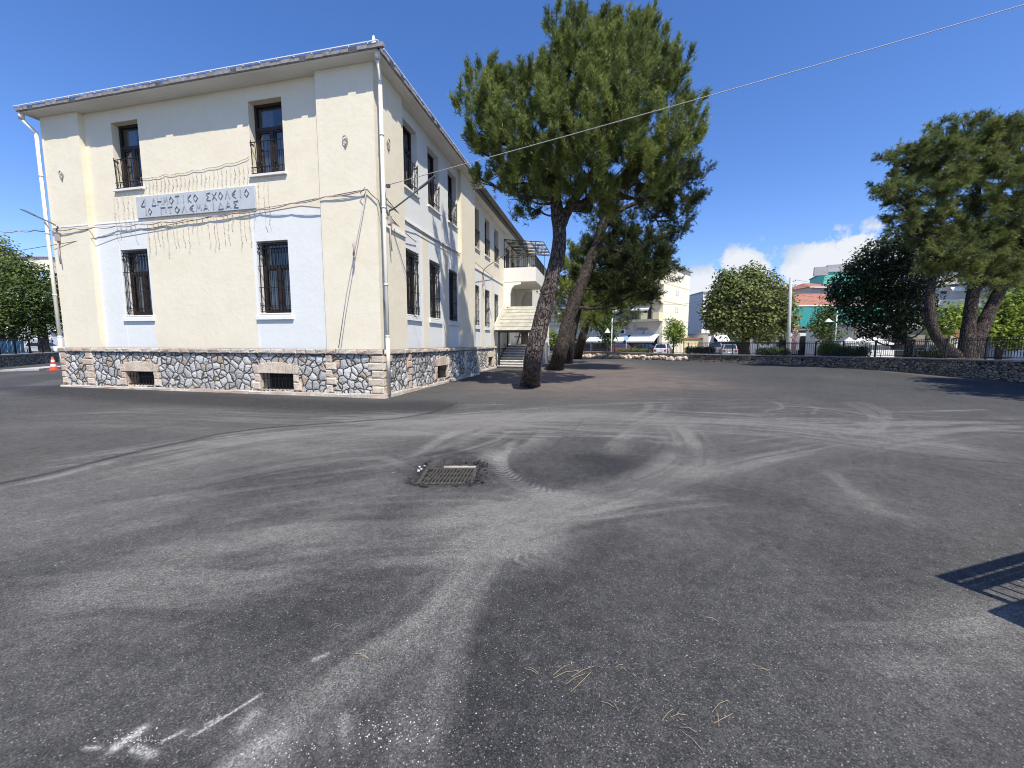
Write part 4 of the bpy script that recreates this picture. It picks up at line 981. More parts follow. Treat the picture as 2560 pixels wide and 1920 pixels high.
# small fittings on the walls
def wire_ring(Pf, u, z, label):
    b = MB()
    for q, r in ((0, .085), (.025, .07)):
        b.tube([Pf(u+r*math.cos(t), z+r*1.25*math.sin(t)+q, .03+q*.6) for t in np.linspace(0, 2*PI, 14)], .009, 5, 0, False)
    b.bar(Pf(u, z-.1, 0), Pf(u, z-.1, .04), .03); b.bar(Pf(u-.03, z-.13, .02), Pf(u+.03, z-.16, .03), .03)
    tag(b.build('wire_loop', M['cable'], None), label, 'wire loop', 'wire loops fixed high on the school')
wire_ring(P_FP, -7.10, 7.20, 'coiled wire loop high on the front wall between window and corner pipe')
wire_ring(P_FP, -17.96, 7.22, 'coiled wire loop high on the left end pilaster')
wire_ring(P_SP, 11.05, 7.35, 'coiled wire loop high on the side pilaster round the corner')
def wall_lamp(base, elbow, tip, label, w=.13):
    t = thing('wall_street_lamp', label, 'street lamp', base, 0, 'street lamps bracketed to the school')
    b = MB(); base, elbow, tip = Vector(base), Vector(elbow), Vector(tip); d = (tip-elbow).normalized()
    b.tube(smooth_path([base, base+Vector((0, 0, .25)), elbow, elbow.lerp(tip, .72)], 5), .024, 8); b.build('arm', M['lamp'], t)
    h = MB(); s = Vector((d.y, -d.x, 0)).normalized(); p0, p1 = elbow.lerp(tip, .62), tip; up = s.cross(d)
    if up.z < 0: up = -up
    h.hexa([p0-s*.035-up*.02, p0+s*.035-up*.02, p0+s*.04+up*.03, p0-s*.04+up*.03, p1-s*w/2-up*.01, p1+s*w/2-up*.01, p1+s*w/2+up*.02, p1-s*w/2+up*.02])
    h.build('lamp_head', M['lamp'], t, .008)
    c = MB(); c.tube([base+Vector((0, 0, -.1)), base+Vector((.02, -.03, -.5)), base+Vector((.05, -.02, -.9))], .02, 6); c.box(base.x-.05, base.x+.05, base.y-.05, base.y+.05, base.z-.12, base.z+.1); c.build('bracket', M['cable'], t)
_pl = lambda x, y, off: (lambda d: Vector(_C+d*((YF-off)/d[1])))(ray(x, y))
wall_lamp(_pl(124, 513, .06), _pl(121, 487, .14), _pl(48, 453, .2), 'street lamp reaching out past the left end of the school')
wall_lamp((-6.14, 10.95, 5.18), (-5.98, 10.95, 5.50), (-4.72, 11.0, 6.28), 'street lamp bracketed beside the corner rainwater pipe')
wall_lamp((-6.62, 22.0, 5.00), (-6.55, 22.0, 5.75), (-5.25, 22.2, 6.62), 'street lamp on the set back side wall above the lower windows')
b = MB(); Pq = P_SP
b.tube([Pq(10.62, 2.75, .03), Pq(10.62, 2.62, .07), Pq(10.66, 2.5, .06), Pq(10.64, 2.38, .05)], [.04, .05, .035, .04], 8); b.box(XP, XP+.07, 10.58, 10.68, 2.72, 2.80)
tag(b.build('wall_bell', M['lamp'], None), 'small grey bell fitting on the wall beside the corner pipe', 'bell')

# cables
def cable(name, label, path, r, mat, cat='cable', n=6):
    c = MB(); c.tube(path, r, n); return tag(c.build(name, mat, None), label, cat)
ca = Vector((-5.98, 10.62, 6.02))
cable('overhead_cable', 'white cable stretched from the school corner across the sky past the pine', sag(ca, at(2300, -16, 9.0), .05, 24), .0095, M['cable_w'])
b = MB(); b.tube([Vector((-6.15, 10.62, 5.2)), Vector((-6.05, 10.62, 5.6)), Vector((-6.1, 10.62, 5.98)), ca], .012, 6); b.box(-6.03, -5.93, 10.58, 10.66, 5.95, 6.03)
tag(b.build('cable_bracket', M['cable_d'], None), 'dark iron hook holding the white cable beside the corner pipe', 'bracket')
pA = Vector((-6.45, 10.30, 5.83)); pts = []
onF = lambda x, y, off: (lambda d: Vector(_C+d*(((YW if -16.6 < d[0]*YF/d[1] < -8.2 else YF)-off)/d[1])))(ray(x, y))
way = [pA]+[onF(*q) for q in ((700, 425, .05), (560, 452, .07), (400, 474, .07), (250, 488, .07), (160, 493, .06), (110, 496, .08))]+[at(40, 498, 14.6), at(-80, 502, 15.0)]
for a_, b_ in zip(way[:-1], way[1:]):
    n = max(1, round((b_-a_).length/1.05))
    for k in range(n):
        p, q = a_.lerp(b_, k/n), a_.lerp(b_, (k+1)/n); pts += [p.lerp(q, t)-Vector((0, 0, .11*t*(1-t)*2)) for t in (0, .2, .4, .6, .8)]
b = MB(); b.tube(pts, .016, 6); b.tube(way, .005, 4)
tag(b.build('bundled_cable', M['cable'], None), 'thick bundled cable looping along the front below the lettered board', 'cable')
cable('thin_cable', 'thin straight wire running left from the school corner below the bundled cable', [pA+Vector((0, -.02, -.02))]+[onF(*q) for q in ((650, 436, .05), (450, 470, .06), (250, 507, .05), (110, 530, .07))]+[at(0, 548, 14.6), at(-80, 558, 15.0)], .009, M['cable_d'])
b = MB(); r_ = [pA, Vector((-6.78, 10.22, 4.4)), Vector((-7.12, 10.14, 2.9)), Vector((-7.42, 10.12, 1.44))]; b.tube(r_, .012, 6); b.tube([Vector((-6.80, 10.16, 4.42)), Vector((-6.83, 10.14, 4.30)), Vector((-6.80, 10.14, 4.2)), Vector((-6.84, 10.15, 4.02))], .03, 6)
tag(b.build('hanging_cable', M['cable'], None), 'slack cable slanting down the corner pilaster to the plinth', 'cable')
b = MB(); b.tube([pA, pA+Vector((.12, .02, -.15)), Vector((-6.1, 10.30, 5.5)), Vector((-6.08, 10.4, 5.2))], .014, 6); b.tube([pA+Vector((-.05, 0, .05)), pA+Vector((-.2, -.02, -.1)), pA+Vector((-.1, -.02, -.22)), pA], .01, 6)
for z, z2 in ((5.02, 5.0), (5.42, 5.40)): b.tube(sag((-6.14, 10.7, z2+.35), P_SW(13.0, z2+.05, .05), .06, 10)+([P_SW(19, 5.62, .10), P_SS(24, 5.62, .06)] if z > 5.2 else []), .012, 6)
tag(b.build('wall_cable', M['cable_d'], None), 'dark cables pinned along the side wall beside the corner lamp', 'cable')

# ------------------------------------------------------------------ drain, debris, out-of-view things that throw shadows
dr_ = thing('storm_drain', 'rusty storm drain grate sunk in a hole in the new asphalt', 'drain', (drain_c[0], drain_c[1], -.06))
def dp(u, v, z): q = drain_c+drain_e1*u+drain_e2*v; return Vector((q[0], q[1], z))
g = MB()
for k in range(13): u = -.26+.52*k/12; g.bar(dp(u, -.25, -.052), dp(u+.05, .25, -.052), .018, .02)
for v in (-.26, -.09, .09, .26): g.bar(dp(-.29, v, -.052), dp(.31, v, -.052), .022, .022)
g.build('grate', M['rust'], dr_)
g = MB()
for p, q in (((-.30, -.28), (.30, -.28)), ((-.30, .28), (.30, .28)), ((-.31, -.3), (-.31, .3)), ((.32, -.3), (.32, .3))): g.bar(dp(*p, -.055), dp(*q, -.055), .04, .03)
g.build('frame', M['rust'], dr_)
g = MB()
def chunk(b, c, r, m=0):
    n = 7; i0 = len(b.v); zz = (-.35, .25, .75)
    pts = [[Vector((c[0]+r*random.uniform(.6, 1.1)*s*math.cos(2*PI*j/n), c[1]+r*random.uniform(.6, 1.1)*s*math.sin(2*PI*j/n), c[2]+r*z)) for j in range(n)] for z, s in zip(zz, (.9, 1, .5))]
    for a, bb in zip(pts[:-1], pts[1:]):
        for j in range(n): b.face([a[j], a[(j+1) % n], bb[(j+1) % n], bb[j]], m)
    b.face(pts[-1], m)
g.prism([dp(-.10+.42*k/14, .318+random.uniform(-.008, .008), -.055) for k in range(15)]+[dp(.32-.42*k/14, .337+.012*math.sin(k*.22)+random.uniform(-.008, .008), -.055) for k in range(15)], (0, 0, .026), 2)
for k in range(40): chunk(g, dp(random.uniform(-.28, .28), random.uniform(-.26, .26), -.062), random.uniform(.008, .02), 1)
g.build('broken_rim', [M['pebble'], M['rust'], M['tan_pale']], dr_)
g = MB()
g = MB()
for k in range(90):
    a = random.uniform(0, 2*PI); rr_ = random.uniform(.98, 1.35); chunk(g, dp(.37*rr_*math.copysign(abs(math.cos(a))**.6, math.cos(a)), .40*rr_*math.copysign(abs(math.sin(a))**.6, math.sin(a)), .004), random.uniform(.008, .028))
g.build('asphalt_lumps', M['lump'], dr_)
g = MB()
for u, v, r in ((-.36, .12, .02), (-.38, .05, .022), (-.40, .2, .02), (-.62, -.02, .018), (-.58, -.05, .012), (-.66, -.06, .02), (-.35, .26, .018)): chunk(g, dp(u, v, .0), r)
tag(g.build('rubble', M['pebble'], None), 'loose pale stone chips strewn beside the drain hole', 'rubble', None, 'stuff')
g = MB()
for k in range(1100):
    x, y = random.choice([(random.gauss(760, 70), random.gauss(1575, 16)), (random.gauss(870, 70), random.gauss(1580, 30)), (random.gauss(600, 60), random.gauss(1620, 28)), (random.gauss(700, 90), random.gauss(1625, 26)), (random.gauss(290, 40), random.gauss(1600, 12)), (random.uniform(0, 2212), random.uniform(950, 1659))])
    if y > 1700: continue
    p = gnd(x, min(y, 1690), .001); chunk(g, p, random.choice([.0008, .001, .001, .0012, .0015, .002, .0025, .004]))
tag(g.build('limestone_chips', M['pebble'], None), 'crushed pale limestone chips scattered over the near asphalt', 'chips', None, 'stuff')
def sprig(px, label, n, ln, ang, spread=.6):
    b = MB(); c = gnd(*px, .006)
    for k in range(max(2, int(n*.6))):
        a = ang+random.uniform(-spread, spread); l = ln*random.uniform(.6, 1.0); o = Vector((random.uniform(-.3, .3)*ln, random.uniform(-.3, .3)*ln, random.uniform(0, .006)))
        d = Vector((math.cos(a), math.sin(a), 0)); s = Vector((-d.y, d.x, 0))*random.uniform(-.05, .05)*l
        b.tube([c+o, c+o+d*l*.5+s+Vector((0, 0, .008)), c+o+d*l], .00095, 4)
    tag(b.build('dry_pine_needles', M['twig'], None), label, 'pine needles', 'dry pine needles fallen on the asphalt')
for px, lab, n, ln, a in (((1215, 1475), 'largest forked spray of dry pine needles on the near asphalt', 9, .17, .9), ((1140, 1448), 'small pale needle pair left of the largest forked spray', 3, .10, -.2), ((1556, 1560), 'bent dry needle cluster low on the right of the yard', 6, .15, 1.2),
                          ((1440, 1552), 'thin dry needles lying left of the bent needle cluster', 4, .10, .5), ((765, 1412), 'reddish dry needle tangle near the pale lime lines', 7, .09, .3), ((380, 1208), 'single straw coloured needle far left on the asphalt', 2, .17, .3),
                          ((1310, 1510), 'short dry needle right of the lime spill', 2, .08, -.4), ((715, 1360), 'pair of reddish needles above the needle tangle', 3, .07, 1.2), ((1335, 1445), 'tiny green tinted needle bit right of the forked spray', 2, .05, .1), ((1530, 1336), 'lone short needle in the middle of the dark asphalt', 2, .07, -.3), ((1640, 1445), 'lone needle on the right hand dark asphalt', 2, .08, -.5), ((1475, 1585), 'dry needle below the thin needles', 2, .09, -.4)):
    sprig(px, lab, n, ln, a)
dA = Vector((math.sin(R_(60)), math.cos(R_(60)), 0)); dB = Vector((math.sin(R_(150)), math.cos(R_(150)), 0)); kk = 1/math.tan(EL)
rw = thing('railed_wall', 'low rendered wall topped by a black railing at the right edge of the yard', 'wall', (2.7, 2.4, 0))
hw = .9; base = Vector((2.38, 2.86, 0))+dB*hw*kk
b = MB(); b.obox(base, dA*5, dB*.42, (0, 0, hw)); b.build('wall', M['cream'], rw)
b = MB(); tip = Vector((2.43, 3.27, 0))+dB*1.52*kk; H = 1.52
b.obox(tip+Vector((0, 0, H-.045)), dA*5, dB*.06, (0, 0, .045)); b.obox(tip+Vector((0, 0, hw)), dA*.05, dB*.05, (0, 0, H-hw))
for z in (H-.19, H-.27): b.obox(tip+Vector((0, 0, z)), dA*5, dB*.03, (0, 0, .03))
b.obox(tip+Vector((0, 0, hw+.04)), dA*5, dB*.03, (0, 0, .03))
for k in range(1, 44): b.bar(tip+dA*.115*k+Vector((0, 0, hw)), tip+dA*.115*k+Vector((0, 0, H-.02)), .014)
for k in range(43):
    c = tip+dA*.115*(k+.5)+Vector((0, 0, H-.235)); b.tube([c+dA*.03*math.cos(t)+Vector((0, 0, .03*math.sin(t))) for t in np.linspace(0, 2*PI, 9)], .006, 4, 0, False)
b.build('railing', M['ironb'], rw)
b = MB(); hp = 2.0; c = Vector((-7.9, 3.75, 0))+dB*hp*kk; b.obox(c, Vector((-.98, .17, 0))*1.2, Vector((-.3, -.95, 0))*.5, (0, 0, hp))  # unseen block added to throw the shadow tip at the left edge
tag(b.build('shadow_pier', M['cream'], None), 'cream pier added out of view past the left edge to cast a shadow', 'pier')

# traffic cone
p = gnd(116.5, 800); tc_ = thing('traffic_cone', 'orange traffic cone with pale bands standing left of the school', 'cone', p)
b = MB(); b.box(p.x-.2, p.x+.2, p.y-.2, p.y+.2, 0, .05); b.lathe(p, [(.17, .05), (.13, .22)], 16); b.lathe(p, [(.105, .35), (.085, .48)], 16); b.lathe(p, [(.065, .60), (.035, .76), (.001, .765)], 16); b.build('body', M['cone'], tc_)
b = MB(); b.lathe(p, [(.13, .22), (.105, .35)], 16); b.lathe(p, [(.085, .48), (.065, .60)], 16); b.build('reflective_band', M['conew'], tc_)

# ------------------------------------------------------------------ the pines beside the school
def pine(label, trunks, blobs, dist, mat='pine', dens=330, group='pines standing beside the school', bk='bark', br=.07, **kw):
    b0 = trunks[0][0][0]; t = thing('pine_tree', label, 'pine tree', (b0[0], b0[1], 0), 0, group)
    tb = MB(); spine = []
    for pts, rads in trunks: spine += trunk_tube(tb, pts, rads)[4:]
    bl = [blob(x, y, r, dist+dd) for x, y, r, dd in blobs]
    tb.build('trunk', M[bk], t)
    bb = MB(); branches(bb, bl, spine, br); bb.build('limbs', M[bk], t)
    needles('crown', bl, dens, t, M[mat], **kw); return t
g0 = gnd(1145, 834); d0 = 13.2
P1 = [(1245, 106, 40, .3), (1210, 74, 17, 0), (1215, 119, 28, 0), (1255, 64, 15, .2), (1330, 88, 24, .6), (1190, 62, 10, 0), (1232, 56, 10, 0), (1300, 56, 9, .3), (1325, 56, 10, .5), (1345, 111, 60, .8), (1385, 96, 24, 1), (1408, 68, 12, 1.2), (1390, 54, 8, 1.2), (1405, 124, 50, 1.0), (1320, 134, 62, 0), (1358, 66, 14, .6),
      (1255, 164, 70, -.4), (1195, 190, 55, 0), (1230, 134, 40, 0), (1390, 184, 68, .3), (1440, 195, 45, .8), (1460, 240, 36, .9), (1330, 200, 85, -1.0), (1270, 220, 75, -1.0),
      (1048, 199, 32, .3), (1045, 164, 18, .3), (1012, 200, 22, .4), (1028, 240, 38, 0), (1068, 215, 40, 0), (1050, 285, 46, -.2), (1085, 270, 50, -.4), (1040, 330, 34, 0), (1120, 220, 48, 0), (1150, 184, 30, 0), (1170, 230, 55, -.3), (1072, 179, 18, .2),
      (1110, 320, 62, -.7), (1165, 300, 70, -1.2), (1225, 300, 80, -1.5), (1300, 290, 85, -1.5), (1370, 300, 78, -1.3), (1430, 300, 62, -.6), (1470, 290, 36, .3), (1470, 345, 34, .3),
      (1085, 380, 46, .2), (1035, 385, 24, .5), (1140, 385, 55, -.3), (1120, 425, 36, .5), (1150, 450, 26, .7), (1205, 395, 62, -.9), (1265, 385, 66, -1), (1330, 380, 66, -.9), (1395, 380, 50, -.3), (1440, 385, 36, .5), (1280, 430, 36, .3), (1350, 430, 40, .4), (1320, 448, 30, .6), (1395, 428, 32, .7), (1260, 452, 22, .8), (1430, 420, 26, .8)]
pine('tall pine nearest the camera with a broad spiky crown and leaning trunk', [
    ([g0, at(1152, 770, d0), at(1168, 700, d0), at(1190, 610, d0), at(1208, 530, d0), at(1205, 470, d0), at(1200, 400, d0+.2), at(1225, 300, d0+.3), at(1245, 180, d0+.4), at(1250, 70, d0+.4)], [.335, .30, .275, .25, .235, .22, .17, .12, .07, .02]),
    ([at(1207, 500, d0), at(1235, 440, d0+.3), at(1290, 360, d0+.4), at(1335, 260, d0+.6), at(1355, 120, d0+.8), at(1380, 60, d0+.9)], [.17, .16, .13, .10, .06, .02]),
    ([at(1200, 430, d0), at(1160, 370, d0), at(1090, 300, d0+.1), at(1050, 210, d0+.2)], [.12, .10, .07, .02]),
    ([at(1215, 460, d0), at(1300, 415, d0), at(1380, 350, d0+.2), at(1450, 280, d0+.4)], [.12, .10, .07, .02])], P1, d0, dens=440, L_=.26, nn=18, nl=.14, w=.021, up=.95, rc=.18, per=30)
g1 = gnd(1200, 799); d1 = 22.5
P2 = [(1440, 400, 32, 0), (1468, 388, 30, 0), (1492, 382, 20, 0), (1502, 416, 16, .2), (1462, 440, 26, 0), (1470, 480, 22, 0), (1456, 508, 15, 0), (1484, 452, 16, 0), (1430, 425, 18, 0),
      (1300, 545, 28, .5), (1335, 555, 36, .2), (1375, 560, 40, 0), (1410, 568, 32, 0), (1426, 592, 22, 0), (1395, 602, 36, -.4), (1350, 600, 40, -.4), (1305, 595, 30, .3), (1270, 580, 22, .6), (1380, 630, 24, 0), (1335, 632, 24, 0), (1418, 542, 18, 0), (1290, 515, 18, .4), (1328, 522, 18, .4), (1340, 470, 24, .5), (1300, 462, 22, .6), (1372, 500, 22, .3), (1350, 505, 22, .3), (1398, 522, 20, .2), (1400, 470, 18, .2)]
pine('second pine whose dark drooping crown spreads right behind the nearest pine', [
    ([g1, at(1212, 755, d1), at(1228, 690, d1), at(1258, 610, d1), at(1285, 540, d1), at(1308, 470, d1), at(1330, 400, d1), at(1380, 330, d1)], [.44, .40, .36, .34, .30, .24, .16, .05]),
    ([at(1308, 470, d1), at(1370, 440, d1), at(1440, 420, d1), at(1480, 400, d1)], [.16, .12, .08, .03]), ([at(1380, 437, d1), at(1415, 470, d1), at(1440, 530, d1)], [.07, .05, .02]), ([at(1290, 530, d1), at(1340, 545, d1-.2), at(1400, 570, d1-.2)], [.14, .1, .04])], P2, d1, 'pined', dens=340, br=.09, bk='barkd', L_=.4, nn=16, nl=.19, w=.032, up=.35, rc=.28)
g2_ = gnd(1226, 785); d2 = 30
P3 = [(1255, 575, 34, 0), (1225, 590, 26, 0), (1240, 620, 34, -.3), (1270, 615, 36, -.3), (1215, 640, 24, 0), (1230, 670, 24, 0), (1262, 650, 34, 0), (1295, 650, 34, 0), (1210, 680, 18, 0), (1270, 555, 26, .4), (1240, 560, 22, .4), (1300, 610, 36, .6)]
pine('third pine, lighter green and shorter, seen between the two leaning trunks', [([g2_, at(1232, 740, d2), at(1246, 680, d2), at(1262, 620, d2), at(1270, 560, d2)], [.38, .33, .28, .2, .05])], P3, d2, 'pinel', dens=150, bk='barkd', L_=.42, nn=14, nl=.2, w=.04, up=.5, rc=.3)
g3 = gnd(1246, 775); d3 = 38
P4 = [(1300, 640, 30, 0), (1330, 650, 34, 0), (1365, 650, 26, 0), (1310, 680, 26, 0), (1345, 675, 24, 0), (1275, 680, 24, 0), (1265, 700, 20, 0), (1355, 630, 26, 0), (1290, 665, 26, 0), (1385, 655, 14, 0)]
pine('fourth pine, the farthest of the row, with low spreading sprays', [([g3, at(1258, 730, d3), at(1272, 690, d3), at(1300, 660, d3), at(1320, 640, d3)], [.45, .38, .3, .2, .05])], P4, d3, 'pine', dens=110, bk='barkd', L_=.45, nn=14, nl=.22, w=.05, up=.4, rc=.34)

# ------------------------------------------------------------------ boundary wall and iron fence
WP = [Vector(p) for p in ((-3.5, 47.5, 0), (7.6, 38.6, 0), (14.9, 32.6, 0), (17.1, 27.0, 0), (17.3, 20.7, 0), (17.6, 12, 0), (17.9, 0, 0), (18.2, -12, 0))]
HT = [.62, .58, .66, .76, .86, .9, .9, .9]
bw = thing('boundary_wall', 'low rubble stone wall with a flat coping bounding the yard on the right', 'wall', WP[1])
cb = MB(); cc = MB(); c2 = MB()
for k in range(len(WP)-1):
    a, b = WP[k], WP[k+1]; d = (b-a).normalized(); n = Vector((-d.y, d.x, 0)); n = -n if n.dot(Vector((0, 0, 0))-a) > 0 else n  # n points away from the yard
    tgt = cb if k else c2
    ha, hb = HT[k], HT[k+1]; o = n*.45
    tgt.hexa([a, b, b+o, a+o, a+Vector((0, 0, ha)), b+Vector((0, 0, hb)), b+o+Vector((0, 0, hb)), a+o+Vector((0, 0, ha))])
    u = n*.05; za, zb = Vector((0, 0, ha)), Vector((0, 0, hb)); t = Vector((0, 0, .07))
    cc.hexa([a-u+za, b-u+zb, b+o+u+zb, a+o+u+za, a-u+za+t, b-u+zb+t, b+o+u+zb+t, a+o+u+za+t])
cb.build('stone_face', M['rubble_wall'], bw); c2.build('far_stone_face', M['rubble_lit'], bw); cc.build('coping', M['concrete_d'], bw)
b = MB(); a_, b_ = WP[0], WP[1]; d = (b_-a_).normalized(); n = Vector((d.y, -d.x, 0)); n = n if n.dot(-a_) > 0 else -n
for k in range(260):
    t = random.random(); r = random.uniform(.10, .26); chunk(b, a_.lerp(b_, t)+n*random.uniform(.0, .32)+Vector((0, 0, random.uniform(.0, .32))), r)
tag(b.build('stone_heap', M['tan_pale'], None), 'bank of loose tan stones piled along the far stretch of the wall', 'stones', None, 'stuff')
FA = [Vector((p.x, p.y, h+.07)) for p, h in zip(WP, HT)]; off = []
for k in range(len(WP)):
    a, b = WP[max(0, k-1)], WP[min(len(WP)-1, k+1)]; d = (b-a).normalized(); n = Vector((-d.y, d.x, 0)); n = -n if n.dot(-WP[k]) > 0 else n; off.append(FA[k]+n*.22)
fe = thing('iron_fence', 'black iron bar fence standing on top of the low boundary wall', 'fence', off[3]); Hf = 1.0
def fence_run(fe, A, B, Hf, gap=.12, pw=.075, bw_=.018):
    n = max(1, round((B-A).length/2.0)); up = Vector((0, 0, 1))
    for k in range(n):
        p, q = A.lerp(B, k/n), A.lerp(B, (k+1)/n)
        pm = MB(); pm.bar(p, p+up*(Hf+.04), pw); pm.build('post', M['ironb'], fe)
        pn = MB()
        for z in (.10, Hf-.10, Hf): pn.bar(p+up*z, q+up*z, .03)
        m = int((q-p).length/gap)
        for j in range(1, m): c = p.lerp(q, j/m); pn.bar(c+up*.1, c+up*Hf, bw_)
        pn.build('bar_panel', M['ironb'], fe)
for k in range(len(off)-1): fence_run(fe, off[k], off[k+1], Hf)

# street beyond the wall
s_ = MB(); s_.face([lat(-60, 52) + Vector((0, 0, .02)), lat(120, 52)+Vector((0, 0, .02)), lat(120, 60)+Vector((0, 0, .02)), lat(-60, 60)+Vector((0, 0, .02))])
o = s_.build('street', M['street'], None); tag(o, 'grey street running past the far side of the boundary wall', None, None, 'structure')
b = MB()
def outside(k): 
    a, b2 = WP[k], WP[k+1]; d = (b2-a).normalized(); n = Vector((-d.y, d.x, 0)); n = -n if n.dot(-a) > 0 else n; return n
ring = [WP[k]+outside(min(k, len(WP)-2))*.5 for k in range(len(WP))]; far = [Vector((0, 53, 0)), Vector((15, 53.5, 0)), Vector((28, 45, 0)), Vector((34, 34, 0)), Vector((36, 24, 0)), Vector((38, 12, 0)), Vector((38, 0, 0)), Vector((38, -12, 0))]
for k in range(len(ring)-1):
    q = [ring[k], ring[k+1], far[k+1], far[k]]; b.face([p+Vector((0, 0, .16)) for p in q]); b.face([far[k], far[k+1], far[k+1]+Vector((0, 0, .16)), far[k]+Vector((0, 0, .16))])
o = b.build('pavement', M['paving'], None); tag(o, 'pale pavement behind the boundary wall', None, None, 'structure')

# ------------------------------------------------------------------ trees beyond the wall
def broad(name, label, trunk, rads, blobs, dist, mat, dens, size, cat='tree', group=None, bk='barkd', flat=.9, droop=0, clus=5, z0=.16, shell=.5, extra=()):
    g = trunk[0]; t = thing(name, label, cat, (g[0], g[1], z0), 0, group)
    tb = MB(); sp = trunk_tube(tb, trunk, rads)
    for pts, rr in extra: sp = list(sp)+trunk_tube(tb, pts, rr, flare=False)
    tb.build('trunk', M[bk], t)
    bl = [blob(x, y, r, dist+dd) for x, y, r, dd in blobs]
    bb = MB(); branches(bb, bl, sp[len(sp)//3:], .08); bb.build('limbs', M[bk], t)
    leaves('crown', bl, dens, t, M[mat], size, shell, flat, droop, clus); return t
def foot(x, dist, z=.16): p = at(x, 742, dist); return Vector((p.x, p.y, z))
dd = 38.5
B1 = [(1615, 610, 36, 0), (1580, 620, 34, 0), (1650, 615, 32, 0), (1555, 640, 30, 0), (1685, 640, 28, 0), (1605, 650, 50, -1), (1660, 660, 42, -1), (1550, 680, 32, 0), (1575, 690, 42, -.8), (1630, 690, 46, -1), (1680, 685, 34, 0), (1700, 670, 20, 0), (1560, 655, 36, 0), (1625, 590, 22, .3), (1600, 712, 30, 0), (1650, 715, 30, 0), (1690, 705, 24, 0), (1540, 665, 20, 0), (1705, 700, 16, 0), (1545, 700, 22, 0), (1570, 600, 22, 0)]
broad('deciduous_tree', 'large rounded tree with pale new leaves beside the grey utility pole', [foot(1610, dd), at(1610, 735, dd), at(1604, 715, dd), at(1610, 680, dd), at(1620, 640, dd)], [.42, .36, .30, .22, .06], B1, dd, 'leafpale', 100, .27, droop=.1,
      extra=[([at(1606, 718, dd), at(1575, 690, dd), at(1560, 660, dd)], [.18, .12, .04]), ([at(1606, 716, dd), at(1650, 690, dd), at(1680, 660, dd)], [.18, .12, .04])])
de = 28
B2 = [(1845, 575, 18, 0), (1872, 553, 24, 0), (1902, 535, 28, 0), (1935, 520, 30, 0), (1965, 505, 30, 0), (1992, 492, 26, 0), (1985, 540, 38, 0), (1940, 560, 42, -.3), (1895, 575, 40, -.3), (1850, 610, 40, -.5), (1900, 610, 50, -.8), (1955, 610, 50, -.8), (2000, 600, 36, 0), (1822, 632, 28, 0), (1862, 655, 42, -.5), (1910, 660, 48, -.8), (1960, 660, 46, -.5), (1998, 655, 26, 0), (1838, 688, 22, 0), (1880, 702, 28, 0), (1928, 708, 30, 0), (1972, 694, 28, 0), (1803, 612, 16, 0), (1812, 662, 16, 0), (1800, 640, 14, 0), (1832, 585, 14, 0), (2015, 690, 16, 0), (2010, 560, 26, .3), (1868, 725, 14, 0), (1950, 726, 14, 0)]
broad('evergreen_tree', 'dense dark evergreen tree with a bent trunk behind the fence', [foot(1962, de), at(1965, 755, de), at(1958, 738, de), at(1945, 722, de), at(1925, 690, de), at(1910, 640, de)], [.30, .27, .24, .21, .15, .05], B2, de, 'leafd', 165, .17, droop=.3)
dp_ = 22.5
B3 = [(2045, 292, 26, 0), (2080, 270, 22, 0), (2100, 292, 28, .2), (2020, 308, 30, 0), (2055, 318, 36, -.3), (1985, 338, 28, 0), (2005, 345, 32, 0), (1960, 350, 22, 0), (1925, 346, 14, 0), (1938, 345, 16, 0), (2100, 328, 36, 0), (2140, 290, 26, 0), (2160, 265, 20, 0), (2170, 303, 34, 0), (2205, 280, 26, 0), (2210, 318, 36, .5), (2235, 298, 36, 1),
      (1905, 405, 18, 0), (1930, 400, 28, 0), (1965, 395, 32, 0), (2000, 400, 36, 0), (1920, 422, 18, 0), (2040, 370, 44, -.3), (2085, 360, 46, -.3), (2130, 345, 46, 0), (2180, 350, 46, 0), (2220, 360, 40, .5), (2045, 420, 36, 0), (2095, 410, 42, 0), (2150, 410, 46, -.3), (2200, 420, 44, 0), (1950, 455, 22, 0), (1965, 480, 20, 0), (1945, 490, 14, 0), (2010, 445, 30, 0), (2200, 470, 40, 0), (2150, 455, 34, 0), (2235, 440, 36, .6),
      (2050, 555, 40, -.3), (2030, 485, 34, .3), (2080, 470, 34, .3), (2125, 480, 36, .3), (2200, 510, 36, .3), (2085, 515, 36, .5), (2140, 520, 34, .5), (2180, 545, 36, .3), (2085, 560, 36, -.3), (2025, 575, 24, 0), (2110, 575, 30, 0), (2160, 565, 34, -.2), (2190, 580, 34, 0), (2140, 590, 28, 0), (2215, 540, 36, .4), (2000, 520, 26, .4), (2110, 530, 34, .5), (2170, 520, 34, .5), (2060, 500, 26, .5), (2020, 540, 20, .3), (2230, 500, 36, .6), (1960, 470, 24, .3), (1990, 505, 24, .3), (2150, 592, 32, -.3), (2205, 585, 36, 0), (2060, 598, 22, -.3), (2112, 602, 24, -.3), (2172, 612, 22, 0), (2010, 560, 22, 0), (1945, 440, 20, 0)]
gb_ = foot(2085, dp_)
